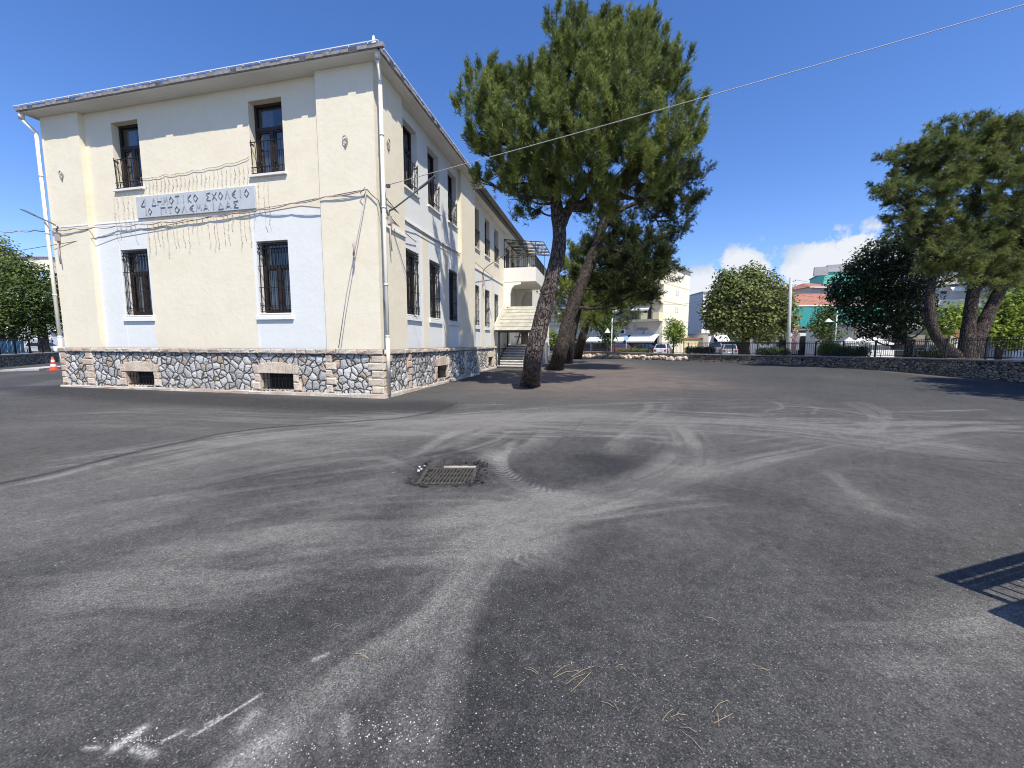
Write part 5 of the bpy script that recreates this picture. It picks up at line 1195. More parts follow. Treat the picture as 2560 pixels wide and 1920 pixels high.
pine('big pine with three spreading stems behind the fence on the right', [
    ([foot(2075, dp_), at(2066, 770, dp_), at(2040, 748, dp_), at(2016, 712, dp_), at(2008, 660, dp_), at(2014, 600, dp_), at(2030, 540, dp_), at(2040, 460, dp_), at(2050, 330, dp_)], [.34, .30, .27, .25, .23, .19, .14, .09, .03]),
    ([foot(2092, dp_), at(2090, 750, dp_), at(2094, 690, dp_), at(2105, 610, dp_), at(2110, 530, dp_), at(2115, 440, dp_), at(2105, 330, dp_)], [.42, .36, .29, .25, .2, .13, .04]),
    ([foot(2098, dp_), at(2108, 745, dp_), at(2130, 690, dp_), at(2158, 630, dp_), at(2196, 560, dp_), at(2222, 480, dp_), at(2215, 350, dp_)], [.40, .36, .31, .27, .22, .14, .04])],
     B3, dp_, 'pinem', dens=215, group=None, bk='barkd', L_=.34, nn=16, nl=.18, w=.030, up=.22, rc=.22, squash=.62)  # darker bark colour stands in for shade on these stems
def small_tree(label, x, ytop, w, dist, mat='leafl', dens=110, size=.17, ybot=748):
    h = ybot-ytop; bl = []
    for k in range(13):
        t = k/12; yy = ytop+h*(.10+.72*t); ww = w*.5*math.sin(PI*(.18+.70*t))
        bl.append((x+random.uniform(-.75, .75)*ww, yy, w*.19*random.uniform(.8, 1.3), random.uniform(-.7, .7)))
    bl += [(x, ytop+h*.45, w*.30, 0), (x+random.uniform(-5, 5), ytop+h*.15, w*.14, 0)]
    broad('young_tree', label, [foot(x, dist), at(x, ybot-4, dist), at(x-1, ytop+h*.55, dist), at(x, ytop+h*.15, dist)], [.11, .10, .07, .02], bl, dist, mat, dens, size, 'tree', 'young street trees beyond the fence')
small_tree('young street tree between the pine row and the pale signpost', 1308, 680, 66, 55, 'leaf', 42, .28)
small_tree('small bright street tree in front of the cream apartment side wall', 1455, 692, 58, 52, 'leafl', 46, .26)
small_tree('leafy young tree left of the pale lamp post', 1792, 660, 80, 41, 'leaf', 62, .22, 752)
small_tree('small tree low behind the first pine trunks', 1196, 716, 32, 50, 'leafl', 46, .26)
B5 = [(2040, 690, 34, 0), (2070, 680, 30, 0), (2050, 715, 30, 0), (2110, 690, 26, 0), (2020, 705, 20, 0), (2165, 660, 34, 0), (2200, 640, 40, 0), (2185, 690, 44, 0), (2150, 710, 34, 0), (2215, 700, 44, 0), (2240, 670, 46, 0), (2210, 730, 34, 0), (2170, 735, 26, 0), (2120, 715, 28, 0), (2230, 620, 30, 0)]
broad('maple_tree', 'bright yellow green tree lit behind the three stemmed pine', [foot(2160, 33), at(2160, 735, 33), at(2165, 700, 33), at(2175, 660, 33)], [.2, .18, .14, .04], B5, 33, 'leafl', 62, .26)
def side_tree(label, x, y, r, zc):
    t = thing('leafy_tree', label, 'tree', (x, y, .16), 0, None); tb = MB(); sp = trunk_tube(tb, [Vector((x, y, .16)), Vector((x-.1, y, zc*.4)), Vector((x+.1, y+.1, zc*.8)), Vector((x, y, zc+r*.4))], [.3, .26, .2, .04]); tb.build('trunk', M['barkd'], t)
    bl = []
    for k in range(22): d = unit(rng.normal(size=3)); bl.append(((x+d[0]*r*.75, y+d[1]*r*.75, zc+d[2]*r*.5), r*random.uniform(.28, .42)))
    bb = MB(); branches(bb, bl, sp[len(sp)//3:], .08); bb.build('limbs', M['barkd'], t); leaves('crown', bl, 75, t, M['leaf'], .24, .4, .9)
side_tree('tree just outside the right edge whose shade crosses the yard', 19.0, 11.5, 4.2, 7.0)
side_tree('second tree outside the right edge farther along the wall', 19.4, 16.0, 3.2, 7.2)
# trees on the left beyond the yard
B6 = [(15, 590, 40, 0), (50, 585, 36, 0), (80, 600, 34, 0), (20, 640, 50, -1), (65, 640, 46, -1), (100, 640, 34, 0), (40, 680, 50, -1), (85, 680, 40, 0), (110, 665, 26, 0), (10, 695, 36, 0), (55, 712, 30, 0), (95, 708, 26, 0), (-25, 640, 60, 0), (-30, 700, 50, 0), (118, 620, 22, .5), (118, 690, 22, .5)]
broad('leafy_tree', 'dense leafy tree standing left of the school beyond the traffic cone', [foot(95, 36), at(94, 740, 36), at(92, 710, 36), at(85, 660, 36)], [.38, .34, .3, .1], B6, 36, 'leaf', 75, .22, extra=[([foot(25, 36), at(28, 730, 36), at(35, 690, 36)], [.3, .27, .12]), ([foot(2, 36), at(4, 730, 36), at(2, 690, 36)], [.3, .27, .12])])
B7 = [(8, 555, 24, 0), (-10, 540, 34, 0), (28, 572, 20, 0), (-30, 580, 46, 0), (5, 600, 30, 0)]
broad('tall_tree', 'taller tree rising at the far left behind the dense leafy tree', [foot(-20, 42), at(-18, 700, 42), at(-12, 620, 42)], [.35, .3, .1], B7, 42, 'leafpale', 60, .26)
# hedges and bushes
def hedge(label, x0, x1, y0, y1, dist, mat='leafd', name='hedge', dens=1500, size=.10, dz=.5):
    t = thing(name, label, 'hedge', foot((x0+x1)/2, dist), 0, 'clipped hedges and bushes behind the boundary wall')
    bl = []; n = max(1, int((x1-x0)/(y1-y0)*1.5)); r = (y1-y0)*.55
    for k in range(n+1): bl.append(blob(x0+(x1-x0)*k/max(1, n), (y0+y1)/2+2, r, dist+random.uniform(-.3, .3)))
    leaves('foliage', bl, dens, t, M[mat], size, .6, .95)
    b = MB(); p = foot((x0+x1)/2, dist)
    for k in range(len(bl)): c = Vector(bl[k][0]); b.tube([(c.x, c.y, .1), c], .04, 5)
    b.build('stems', M['barkd'], t)
hedge('dark clipped hedge at the near end of the far wall stretch', 1486, 1540, 748, 760, 41)
hedge('flat pale green hedge in front of the shop awnings', 1335, 1400, 752, 761, 45, 'leafpale')
hedge('long clipped hedge right of the pale lamp post', 1815, 1866, 748, 768, 29.5, 'leaf')
hedge('round bright bush just left of the pale lamp post', 1786, 1800, 740, 770, 31, 'leafl', 'bush')
hedge('dark low bush between the round tree and the utility pole', 1644, 1668, 750, 768, 33, 'leafd', 'bush')
hedge('pale low bush right of the dark low bush', 1676, 1694, 750, 768, 33, 'leafpale', 'bush')
hedge('nearly black shrub mass beside the bent evergreen trunk', 1975, 2035, 752, 775, 23.5, 'leafd', 'shrub', 700, .12)


# ------------------------------------------------------------------ buildings across the street
UP = Vector((0, 0, 1))
def frame(O, ud, n): O, ud, n = Vector(O), Vector(ud).normalized(), Vector(n).normalized(); return lambda u, z, d: O+ud*u+UP*z+n*d
def flat_roof(mb, pts, z, m=0, t=.25):
    n = len(pts); mb.prism([Vector((p.x, p.y, z)) for p in pts], (0, 0, t), m)
def bwindow(par, Pf, u0, u1, z0, z1, fm='metal_white', gm='glassd', d=0.0):
    b = MB(); t = .07
    for q in ((u0, u0+t, z0, z1), (u1-t, u1, z0, z1), (u0+t, u1-t, z0, z0+t), (u0+t, u1-t, z1-t, z1), ((u0+u1)/2-.04, (u0+u1)/2+.04, z0+t, z1-t)): pbox(b, Pf, *q, d+.002, d+.06)
    w = b.build('window', M[fm], par)
    b = MB(); pbox(b, Pf, u0+t, u1-t, z0+t, z1-t, d+.002, d+.025); b.build('pane', M[gm], w); return w
def awning(par, Pf, u0, u1, zt, zb, out, mat='awning', d=0.0):
    b = MB(); s = [(d, zt), (d+out*.35, zt-(zt-zb)*.25), (d+out*.7, zt-(zt-zb)*.62), (d+out, zb)]
    for (d0, z0), (d1, z1) in zip(s[:-1], s[1:]):
        b.face([Pf(u0, z0, d0), Pf(u1, z0, d0), Pf(u1, z1, d1), Pf(u0, z1, d1)]); b.face([Pf(u0, z0-.03, d0), Pf(u1, z0-.03, d0), Pf(u1, z1-.03, d1), Pf(u0, z1-.03, d1)])
    n = max(3, int((u1-u0)/.25))
    for k in range(n): a, c = u0+(u1-u0)*k/n, u0+(u1-u0)*(k+1)/n; b.face([Pf(a, zb, d+out), Pf(c, zb, d+out), Pf(c-.03, zb-.22, d+out+.01), Pf(a+.03, zb-.22, d+out+.01)])
    return b.build('awning', M[mat], par)
def rail(par, Pf, u0, u1, z, d, h=.95, mat='iron', gap=.16):
    b = MB(); n = max(2, int((u1-u0)/gap))
    for k in range(n+1): u = u0+(u1-u0)*k/n; b.bar(Pf(u, z, d), Pf(u, z+h, d), .02)
    for zz in (z+h, z+.1): b.bar(Pf(u0, zz, d), Pf(u1, zz, d), .04)
    return b.build('railing', M[mat], par)
# cream corner apartment block
O = lat(21.8, 58); O.z = 0
apA = thing('apartment_building', 'cream four storey corner apartment block with shops under white awnings', 'apartment building', O)
fA, nF, sA, nS = (-.866, .5, 0), (-.5, -.866, 0), (.5, .866, 0), (.866, -.5, 0)
PA, PSd = frame(O, fA, nF), frame(O, sA, nS); LA, DA, TA = 24, 10.5, 13.0
b = MB(); wall(b, PA, 0, LA, 0, TA, (), .2); wall(b, PSd, 0, DA, 0, TA)
c3, c4 = PA(LA, 0, 0)+Vector(sA)*DA, PA(LA, 0, 0)
b.face([PSd(DA, 0, 0), c3, c3+UP*TA, PSd(DA, TA, 0)]); b.face([c3, c4, c4+UP*TA, c3+UP*TA]); b.build('wall', M['bldg_cream'], apA)
b = MB(); flat_roof(b, [PA(-.35, 0, .35), PA(LA+.2, 0, .35), c3+Vector(nS)*-.2, PSd(DA+.3, 0, .35)], TA, 0, .22); b.build('roof', M['concrete'], apA)
b = MB()
for z in (5.05, 7.65, 10.2): pbox(b, PSd, 0.02, DA, z, z+.14, .002, .03)
b.build('storey_band', M['bldg_yellow'], apA)
for z in (3.4, 6.4, 8.9, 11.4):
    if z > 4:
        for u in (4.6, 5.3): bwindow(apA, PSd, u, u+.4, z, z+.75, 'bldg_grey')
for z in (5.1, 7.7, 10.3):
    b = MB(); b.prism([PA(-.05, z-.28, 0), PA(-.05, z-.28, 1.35), PA(-.05, z, 1.45), PA(-.05, z, 0)], Vector(fA)*LA); bo = b.build('balcony', M['bldg_cream'], apA)
    b = MB()
    for u0, u1 in ((0, .85), (1.75, 2.7), (8.6, 9.8), (14, 15)): pbox(b, PA, u0, u1, z+.002, z+.92, 1.28, 1.42)
    pbox(b, PA, 0, .12, z+.002, z+.92, .02, 1.278); b.build('parapet', M['bldg_yellow'], bo)
    for u0, u1 in ((.85, 1.75), (2.7, 8.6), (9.8, 14), (15, 23)): rail(bo, PA, u0, u1, z, 1.35)
    for u0, w in ((1.6, 1.3), (3.6, 1.5), (6.2, 1.3), (10.5, 1.5), (13, 1.4), (17, 1.5), (20, 1.5)): bwindow(apA, PA, u0, u0+w, z+.05, z+2.1, 'metal_white')
awning(apA, PA, 1.5, 7.4, 7.25, 6.55, 1.5); awning(apA, PA, 1.3, 6.0, 9.85, 9.2, 1.5); awning(apA, PA, 12.2, 17.5, 7.25, 6.6, 1.5); awning(apA, PA, 2.2, 7, 12.4, 11.8, 1.4)
b = MB(); pbox(b, PA, .35, 5.9, 3.0, 4.78, .002, .05); pbox(b, PA, 6.6, 11.5, 3.0, 4.78, .002, .05); pbox(b, PA, 11.9, 16.5, 3.0, 4.78, .002, .05); b.build('shop_fascia', M['bldg_beige'], apA)
b = MB()
for u0, u1 in ((.7, 5.6), (6.4, 11.4), (12, 16.6), (17, 21)): pbox(b, PA, u0, u1, .2, 2.85, .002, .03)
b.build('shop_glass', M['glassd'], apA)
b = MB()
for u in (.45, 3.0, 5.85, 8.7, 11.6, 14.2, 16.8, 19): pbox(b, PA, u-.12, u+.12, 0, 2.95, .031, .10)
b.build('shopfront_frame', M['concrete'], apA)
awning(apA, PA, .3, 4.6, 2.95, 1.95, 1.9); awning(apA, PA, 5.1, 11.6, 2.95, 1.95, 1.9); awning(apA, PA, 15.5, 20, 2.9, 2.2, 1.4)
b = MB(); cur = [(2.9, 3.55), (2.65, 3.75), (2.75, 3.35), (3.05, 3.45), (2.95, 3.65)]   # script shop lettering
def script(b, Pf, u, z, s):
    w = [(0, .9), (-.25, .95), (-.45, .6), (-.4, .2), (-.15, .05), (.05, .3), (.0, .5), (.15, .45), (.2, .1), (.35, .5), (.45, .15), (.55, .5), (.65, .1), (.75, .5), (.85, .45), (.9, .1), (1.0, .5), (1.1, .1), (1.25, .5), (1.3, .05), (1.2, -.4), (1.05, -.3), (1.35, .15), (1.5, .45), (1.45, .1), (1.65, .5), (1.7, .15), (2.0, .3)]
    p = smooth_path([Pf(u-x*s, z+y*s, .075) for x, y in w], 3); b.tube(p, .055*s/0.8, 5)
script(b, PA, 3.9, 3.45, .95); b.build('shop_lettering', M['letter'], apA)
b = MB(); pbox(b, PA, 5.55, 6.5, 2.95, 3.75, .06, .42); b.tube([PA(6.02, 3.35, .42), PA(6.02, 3.35, .44)], .28, 14, 1); b.build('air_conditioner', [M['metal_white'], M['dark']], apA)
b = MB(); pbox(b, PA, 16.9, 18.7, 2.2, 4.3, .3, .45); pbox(b, PA, 16.9, 18.7, 1.75, 2.19, .3, .45, 1); b.build('shop_panel', [M['signface'], M['signyellow']], apA)
# other blocks
def block(name, label, x0, x1, ytop, dist, wallm, depth=8, roofm='concrete', storeys=0, balcm=None, rot=0.0, cat='building', hip=False, group=None, ztop=None, win=True):
    p0, p1 = at(x0, 742, dist), at(x1, 742, dist); p0.z = p1.z = 0
    d = (p1-p0); L_ = d.length; d.normalize(); c, s = math.cos(rot), math.sin(rot); d = Vector((d.x*c-d.y*s, d.x*s+d.y*c, 0)); n = Vector((d.y, -d.x, 0))
    if n.dot(p0) > 0: n = -n
    t = thing(name, label, cat, p0, 0, group); Pf = frame(p0, d, n); top = ztop or 1.6+(742-ytop)*K/FPX*dist
    b = MB(); wall(b, Pf, 0, L_, 0, top); q = [Pf(0, 0, 0), Pf(L_, 0, 0), Pf(L_, 0, -depth), Pf(0, 0, -depth)]
    for a, e in ((1, 2), (2, 3), (3, 0)): b.face([q[a], q[e], q[e]+UP*top, q[a]+UP*top])
    b.build('wall', M[wallm], t)
    b = MB()
    if hip:
        e = .5; r = [Pf(-e, top, e), Pf(L_+e, top, e), Pf(L_+e, top, -depth-e), Pf(-e, top, -depth-e)]; h = min(hip, 3.5); a1, a2 = Pf(min(L_*.35, depth*.5), top+h, -depth/2), Pf(L_-min(L_*.35, depth*.5), top+h, -depth/2)
        for f_ in ((r[0], r[1], a2, a1), (r[1], r[2], a2), (r[2], r[3], a1, a2), (r[3], r[0], a1), (r[3], r[2], r[1], r[0])): b.face(f_)
        b.build('roof', M[roofm], t); g = MB(); g.bar(Pf(-e, top-.08, e), Pf(L_+e, top-.08, e), .12, .16); g.build('eaves', M['bldg_white'], t)
    else:
        b.prism([Pf(-.2, top, .2), Pf(L_+.2, top, .2), Pf(L_+.2, top, -depth), Pf(-.2, top, -depth)], (0, 0, .2)); b.build('roof', M[roofm], t)
    if storeys:
        h = (top-3.2)/storeys
        for k in range(storeys):
            z = 3.2+h*k
            if balcm:
                g = MB(); pbox(g, Pf, .1, L_-.1, z-.15, z+.02, .002, 1.3); bo = g.build('balcony', M['bldg_white'], t)
                g = MB(); pbox(g, Pf, .1, L_-.1, z+.022, z+.95, 1.2, 1.3); g.build('parapet', M[balcm], bo)
            if win:
                m = max(1, int(L_/2.6))
                for j in range(m): u = L_*(j+.5)/m; bwindow(t, Pf, u-.7, u+.7, z+.15, z+min(2.2, h-.35), 'metal_white')
    return t, Pf, L_, top
block('apartment_building', 'white block with a red hipped roof and stacked balcony bands', 1466, 1500, 657, 92, 'bldg_white', 12, 'redtile', 3, 'bldg_white', hip=1.8, group=None)
t, Pf, L_, top = block('apartment_building', 'grey sided flat roofed block left of the round deciduous tree', 1514, 1570, 634, 74, 'bldg_white', 12, storeys=2, balcm='bldg_white')
b = MB(); q0, q1 = Pf(-.01, 0, 0), Pf(-1.6, 0, -11); b.face([q0, q1, q1+UP*(top-.9), q0+UP*top]); b.bar(q0.lerp(q1, .5)+UP*.2-Vector((.05, .05, 0)), q0.lerp(q1, .5)+UP*(top+.6)-Vector((.05, .05, 0)), .14); b.build('side_wall', M['bldg_grey'], t)
t, Pf, L_, top = block('shop_building', 'low white shop with a drooping awning behind the round deciduous tree', 1530, 1612, 722, 62, 'bldg_white', 8)
awning(t, Pf, .5, L_-.3, 2.9, 2.1, 1.8); b = MB(); pbox(b, Pf, .8, L_-.8, .1, 2.4, .002, .04); b.build('shop_glass', M['glassd'], t)
block('garden_wall', 'yellow rendered yard wall right of the small bright street tree', 1478, 1540, 733, 64, 'bldg_yellow', .4, 'redtile', cat='wall')
# cafe with the tiled roof
t, Pf, L_, top = block('cafe_building', 'two storey cafe with a red tiled roof and a wide teal awning', 1670, 1880, 661, 52, 'bldg_white', 9, 'redtile', hip=2.0, rot=R_(-6))
b = MB(); pbox(b, Pf, .4, L_-.4, 2.9, 4.6, .002, .06); pbox(b, Pf, .4, L_-.4, .15, 2.6, .002, .06); b.build('glazing', M['glassd'], t)
b = MB(); b.prism([Pf(.3, 6.2, .08), Pf(.3, 6.2, 1.0), Pf(.3, 3.75, 1.9), Pf(.3, 3.70, 1.86), Pf(.3, 6.1, .95), Pf(.3, 6.1, .08)], Pf(L_-.6, 0, 0)-Pf(0, 0, 0)); b.bar(Pf(5.6, 4.0, 1.86), Pf(5.0, 4.9, 1.55), .05, .05, 1); b.bar(Pf(5.0, 4.9, 1.55), Pf(5.7, 5.6, 1.28), .05, .05, 1); b.build('awning', [M['teal'], M['awning']], t)
b = MB(); pbox(b, Pf, .3, L_-.3, 2.55, 2.95, .07, 2.2); pbox(b, Pf, .3, L_-.3, 3.3, 3.42, .07, 1.2); b.build('canopy', M['metal_white'], t)
b = MB()
for u in (1, 4, 5.6, 8.2, 10.6): pbox(b, Pf, u-.14, u+.14, 0, 2.55, 2.0, 2.2)
b.build('canopy_post', M['concrete'], t)
t, Pf, L_, top = block('tower_building', 'green painted upper block with a grey roof slab above the cafe', 1768, 1830, 592, 78, 'bldg_green', 10, rot=R_(-24)); b = MB(); pbox(b, Pf, -1.8, 0.4, top-.6, top+1.0, .25, .9); pbox(b, Pf, .6, L_, top+.21, top+1.5, -4, -.5); b.build('roof_slab', M['concrete'], t)
block('house', 'small brown house with a red roof tucked behind the cafe', 1742, 1800, 622, 66, 'bldg_beige', 8, 'redtile', hip=1.2)
block('house', 'low house whose pinkish red roof shows left of the cafe ridge', 1690, 1765, 652, 70, 'bldg_white', 8, 'redtile', hip=1.6)
# white shop pavilion behind the evergreen
t, Pf, L_, top = block('shop_building', 'long white shop pavilion behind the dark evergreen tree', 1838, 2040, 703, 41, 'bldg_grey', 8, rot=R_(-8))
b = MB(); pbox(b, Pf, -.3, L_+.3, top-.35, top+.05, .05, 1.6); b.build('canopy', M['metal_white'], t)
b = MB(); pbox(b, Pf, 3.6, L_-.3, .2, 2.5, .002, .04); b.build('shop_glass', M['glass'], t)
b = MB()
for u in (.3, 1.9, 3.5, 5.2, 6.9, 8.3): pbox(b, Pf, u-.09, u+.09, 0, top-.36, .05, .2)
for z in (.9, 2.55, 2.9): pbox(b, Pf, 3.6, L_-.1, z, z+.08, .041, .10)
b.build('shopfront_frame', M['metal_white'], t)
b = MB(); pbox(b, Pf, .4, 3.4, .15, 1.0, .9, 1.0); b.build('terrace_screen', M['bldg_white'], t)
# big blocks at the right
t, Pf, L_, top = block('apartment_building', 'pale apartment block with deep balconies behind the three stemmed pine', 1985, 2170, 520, 52, 'bldg_white', 10, 'redtile', 4, 'bldg_cream', hip=1.0, rot=R_(-32))
for k, z in enumerate((5.8, 9.0)): awning(t, Pf, 1+k, 5.5+k, z, z-.7, 1.8, 'bldg_green' if k == 0 else 'awning')
block('apartment_building', 'grey apartment block at the right edge behind the bright maple', 2190, 2330, 470, 44, 'bldg_grey', 10, 'concrete', 4, 'bldg_grey', rot=R_(-40))
t, Pf, L_, top = block('apartment_building', 'cream block with a red eave showing above the trees left of the school', 58, 130, 566, 75, 'bldg_cream', 10, 'redtile', 3, 'bldg_white')
block('shop_building', 'pale low building seen through the trunks left of the school', -60, 112, 722, 62, 'bldg_white', 8, storeys=0)
block('house', 'distant white house glimpsed between the leaning pine trunks', 1180, 1262, 706, 96, 'bldg_white', 8, 'redtile', storeys=1, hip=1.5)

# ------------------------------------------------------------------ left boundary
la, lb = gnd(-120, 806), gnd(128, 782); la.z = lb.z = 0
lw = thing('boundary_wall', 'low dark stone wall beyond the traffic cone left of the school', 'wall', la)
d = (lb-la).normalized(); n = Vector((d.y, -d.x, 0)); n = -n if n.dot(la) < 0 else n
b = MB(); b.obox(la, lb-la, n*.4, (0, 0, .72)); b.build('stone_face', M['rubble_wall'], lw); b = MB(); b.obox(la-n*.05+UP*.72, lb-la, n*.5, (0, 0, .06)); b.build('coping', M['concrete_d'], lw)
lf = thing('iron_fence', 'black bar fence on the low wall left of the school', 'fence', la+UP*.78); fence_run(lf, la+n*.2+UP*.78, lb+n*.2+UP*.78, .95, .14)
b = MB(); p, q = la.lerp(lb, .50)+n*.8, la.lerp(lb, .80)+n*.8; m = 14
for k in range(m): a, c = p.lerp(q, k/m), p.lerp(q, (k+1)/m); off_ = n*(.03 if k % 2 else 0); b.obox(a+off_+UP*.5, c-a, n*.02, (0, 0, 1.15))
tag(b.build('hoarding', M['bluepanel'], None), 'light blue corrugated hoarding behind the left fence', 'hoarding')
b = MB(); p = gnd(0, 803); q = gnd(108, 794); b.obox(p, q-p, Vector((.6, 1.2, 0)), (0, 0, .1)); tag(b.build('kerb', M['concrete'], None), 'pale kerbed strip in front of the left boundary wall', None, None, 'structure')

# ------------------------------------------------------------------ street furniture
p = foot(1704, 35.5, .0); t = thing('utility_pole', 'tall grey concrete utility pole rising beside the round deciduous tree', 'pole', p)
b = MB(); top = at(1708.5, 600, 35.5); b.tube([p, p.lerp(top, .5), top], [.17, .145, .115], 14); b.build('shaft', M['pole'], t)
b = MB()
for k in range(5): c = top-(top-p).normalized()*(.30+.42*k); b.bar(c, c+Vector((.35, -.08, 0)), .03); b.lathe(c+Vector((.33, -.07, .0)), [(.03, 0), (.045, .06), (.03, .12), (.0, .13)], 8)
b.build('insulator', M['lamp'], t)
for k in range(5):
    c = top-(top-p).normalized()*(.30+.42*k)+Vector((.33, -.07, .1)); cable('power_line', '%s power line from the grey utility pole' % ('topmost', 'second highest', 'middle', 'second lowest', 'lowest')[k], sag(c, at(1900, 606+10*k, 52), .5, 12), .012, M['cable_d'], n=4)
cable('street_cable', 'thin cable crossing in front of the cream apartment side wall', sag(at(1380, 650, 56), at(1570, 636, 45), .8, 14), .014, M['cable_d'], n=4)
p = foot(1803.5, 33.5); t = thing('lamp_post', 'pale lamp post with one conical shade beside the leafy young tree', 'street lamp', p); top = at(1810, 659, 33.5)
b = MB(); b.tube([p, p+UP*.3], .085, 12); b.tube([p, top], [.055, .04], 12); b.build('shaft', M['pole_l'], t)
b = MB(); c = p.lerp(top, .71); e = c+Vector((-.55, -.12, .02)); b.tube([c, e], .022, 8); b.tube([c-UP*.12, c+UP*.08], .065, 10); b.build('arm', M['pole_l'], t)
b = MB(); b.lathe(e+Vector((-.12, -.03, -.03)), [(.30, -.06), (.29, -.02), (.05, .22), (.0, .24)], 16); b.build('shade', M['signface'], t)
p = foot(1321, 50); t = thing('sign_post', 'tall pale signpost with the back of a triangular sign left of the apartment awnings', 'sign post', p); top = at(1322.5, 686, 50)
b = MB(); b.tube([p, top], .07, 10); b.build('post', M['pole_l'], t)
b = MB(); c = at(1312.5, 715, 49.9); b.prism([c+Vector((-.36, 0, -.22)), c+Vector((.36, .05, -.22)), c+Vector((0, .02, .42))], (0, .03, 0)); b.build('triangle_plate', M['signface'], t)
def disc_sign(label, x, y, dist, r, mat, yb=742):
    p = foot(x, dist); t = thing('round_sign', label, 'road sign', p); c = at(x, y, dist); b = MB(); b.tube([p, c+UP*r], .03, 8); b.build('post', M['pole_l'], t)
    v = Vector((-c.x, -c.y, 0)).normalized(); b = MB(); b.tube([c+v*.035, c+v*.05], r, 20); b.build('disc', M[mat], t)
disc_sign('round pale blue road sign on a thin post under the shop awnings', 1353, 731, 50, .30, 'signblue')
p = foot(2071, 30); t = thing('brown_sign', 'small brown lettered sign on a post behind the three stemmed pine', 'sign', p); c = at(2074, 721, 30); b = MB(); b.tube([p, c+UP*.3], .03, 8); b.build('post', M['pole'], t)
v = Vector((-c.x, -c.y, 0)).normalized(); s = Vector((-v.y, v.x, 0)); b = MB()
for z in (-.25, .04): b.obox(c-s*.20+UP*z+v*.04, s*.40, v*.03, (0, 0, .26))
b.build('plate', M['brownsign'], t)
b = MB(); p = foot(1710, 44); pts = [p+UP*.3, p+UP*3.0+Vector((.08, 0, 0)), p+UP*3.7+Vector((.5, 0, 0))]; b.tube(smooth_path(pts, 6), .02, 6)
t = thing('feather_flag', 'faded pink feather flag beside the utility pole base', 'flag', p); b.build('flagpole', M['pole'], t); sp = smooth_path(pts, 8)
b = MB()
for k in range(len(sp)-1): b.face([sp[k], sp[k+1], sp[k+1]+Vector((.55-.1*(k+1)/8*.8, .05*math.sin(k*.9), -.55*(k/len(sp)))), sp[k]+Vector((.55-.1*k/8*.8, .05*math.sin(k*.9-.9), -.55*(k/len(sp))))], 0, True)
b.build('cloth', M['flag'], t)
def closed_parasol(label, x, dist):
    p = foot(x, dist); t = thing('closed_parasol', label, 'parasol', p, 0, 'folded parasols in front of the cafe'); b = MB(); b.tube([p, p+UP*2.5], .03, 8); b.build('pole', M['pole'], t)
    b = MB(); b.lathe(p, [(.05, .75), (.16, .8), (.13, 1.3), (.10, 1.9), (.17, 2.2), (.10, 2.45), (.0, 2.62)], 10); b.build('cloth', M['awning'], t); b = MB(); b.box(p.x-.3, p.x+.3, p.y-.3, p.y+.3, p.z-.02, p.z+.1); b.build('base', M['concrete'], t)
closed_parasol('folded white parasol just right of the pink feather flag', 1724, 43); closed_parasol('folded white parasol farther from the flag, left of the leafy young tree', 1768, 42)
def parasol(label, x, y, w, dist):
    c = at(x, y, dist); p = Vector((c.x, c.y, .16)); r = w*K/FPX*dist/2; t = thing('parasol', label, 'parasol', p, 0, 'open parasols on the cafe terrace'); b = MB(); b.tube([p, c+UP*.1], .03, 8); b.build('pole', M['metal_white'], t)
    b = MB(); i = [c+Vector((r*math.cos(a), r*math.sin(a), -.32)) for a in np.linspace(.4, .4+2*PI, 9)]; ap = c+UP*.35
    for a, e in zip(i[:-1], i[1:]): b.face([ap, a, e]); b.face([a, e, e-UP*.14, a-UP*.14])
    b.build('canopy', M['awning'], t)
parasol('large white open parasol on the terrace right of the clipped hedge', 1875, 733, 84, 34); parasol('smaller white parasol half hidden by the leafy young tree', 1834, 736, 34, 38)
def cafe_table(label, x, dist):
    p = foot(x, dist); t = thing('terrace_table', label, 'table', p, 0, 'tables on the cafe terrace'); b = MB(); b.lathe(p, [(.4, .72), (.4, .75), (0, .75)], 14); b.build('tabletop', M['metal_white'], t); b = MB(); b.tube([p, p+UP*.72], .03, 8); b.lathe(p, [(.25, 0), (.25, .03), (0, .03)], 12); b.build('stand', M['lamp'], t)
cafe_table('white terrace table under the large open parasol', 1882, 34.5); cafe_table('white terrace table nearer the evergreen trunk', 1905, 33)

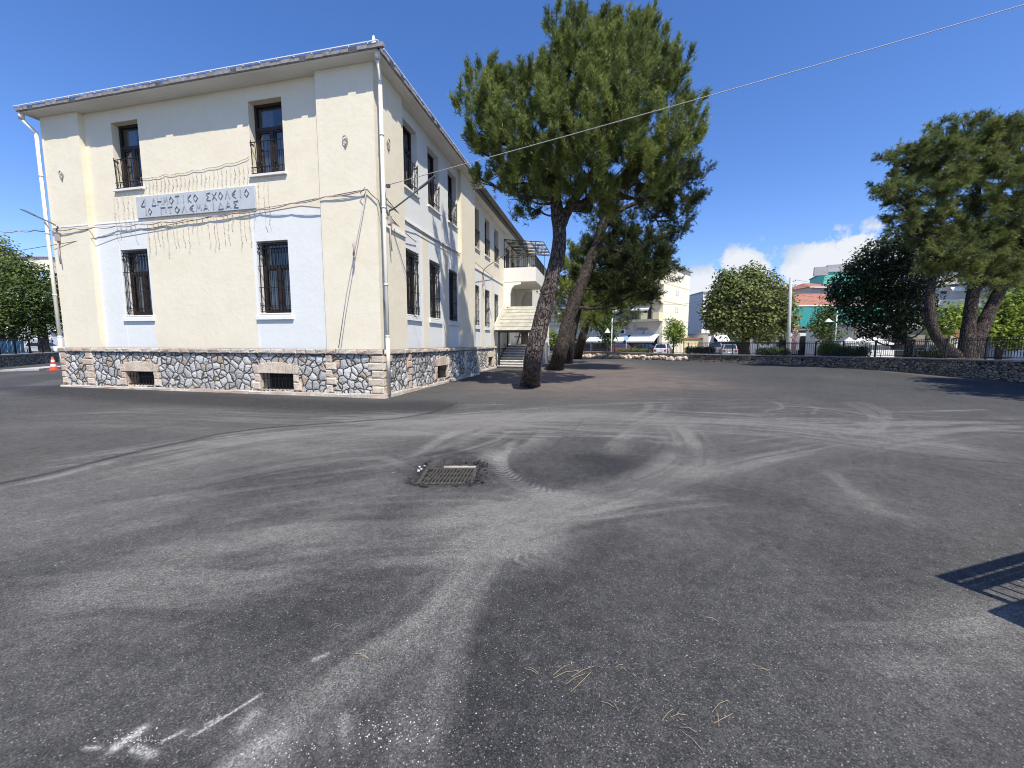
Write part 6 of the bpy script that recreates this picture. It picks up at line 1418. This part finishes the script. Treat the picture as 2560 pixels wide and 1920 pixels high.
# ------------------------------------------------------------------ vehicles
def car(label, x, dist, heading, paint, L_=4.1, W_=1.7, H=1.48, suv=False):
    p = foot(x, dist, .03); t = thing('parked_car', label, 'car', p, 0, None)
    a = R_(heading); f = Vector((math.sin(a), math.cos(a), 0)); s = Vector((f.y, -f.x, 0)); Q = lambda l, w, z: p+f*l+s*w+UP*z
    h1 = .62*H; b = MB(); low, mid = .22, .52
    prof = [(-L_/2, low+.06), (-L_/2+.05, h1-.02), (-L_/2+.3, h1+.02), (L_*.18, h1), (L_/2-.25, h1-.10), (L_/2, h1-.25), (L_/2, low+.05), (L_/2-.1, low), (-L_/2+.1, low)]
    b.prism([Q(l, -W_/2, z) for l, z in prof], s*W_); b.build('body', M[paint], t, .05)
    b = MB(); r0, r1 = (-L_/2+.12, L_*.14); k = .84
    c0 = [(r0, h1+.005), (r1+.28, h1+.002), (r1-.30, H), (r0+.35, H)]
    lo = [Q(l, -W_/2*.94, z) for l, z in c0[:2]]+[Q(l, W_/2*.94, z) for l, z in c0[1::-1]]; hi = [Q(c0[3][0], -W_/2*.76, H), Q(c0[2][0], -W_/2*.76, H), Q(c0[2][0], W_/2*.76, H), Q(c0[3][0], W_/2*.76, H)]
    b.hexa([lo[0], lo[1], lo[2], lo[3], hi[0], hi[1], hi[2], hi[3]]); b.build('cabin', M[paint], t, .05)
    b = MB()
    def glas(A, B, C, D):
        c = (A+B+C+D)/4; n_ = (B-A).cross(D-A).normalized(); n_ = n_ if n_.dot(c-(p+UP*H*.7)) > 0 else -n_
        b.face([c+(v-c)*.86+n_*.012 for v in (A, B, C, D)])
    glas(lo[0], lo[1], hi[1], hi[0]); glas(lo[3], lo[2], hi[2], hi[3]); glas(lo[1], lo[2], hi[2], hi[1]); glas(lo[0], lo[3], hi[3], hi[0]); b.build('car_window', M['glassd'], t)
    for l in (-L_*.31, L_*.32):
        for w in (-1, 1):
            c = Q(l, w*(W_/2-.10), .31); b = MB(); b.tube([c-s*.10, c+s*.10], .31, 18); wh = b.build('wheel', M['rubber'], t); b = MB(); b.tube([c-s*.105, c+s*.105], .19, 14); b.build('rim', M['car_s'], wh)
    for w in (-1, 1):
        b = MB(); b.obox(Q(L_/2-.02, w*(W_/2-.30)-.16, h1-.34), f*.03, s*.32, UP*.14); b.build('headlight', M['lightglass'], t)
        b = MB(); b.obox(Q(-L_/2-.012, w*(W_/2-.22)-.12, h1-.36), f*.03, s*.24, UP*.2); b.build('taillight', M['tailred'], t)
    b = MB(); b.obox(Q(-L_/2-.02, -.26, .42), f*.02, s*.52, UP*.11); b.build('number_plate', M['signface'], t)
car('dark hatchback parked behind the wall below the cream apartment corner', 1398, 56.5, 60, 'car_d'); car('white car parked under the small bright street tree', 1434, 53, 20, 'car_w')
car('red car parked behind the flat pale hedge', 1349, 57.5, 75, 'car_r'); car('silver car parked behind the round deciduous tree', 1574, 50, 10, 'car_s'); car('pale car glimpsed behind the left hoarding', 98, 55, 70, 'car_w')
car('grey car half hidden by the dark clipped hedge', 1546, 53, 15, 'car_s', H=1.7)
#@@END
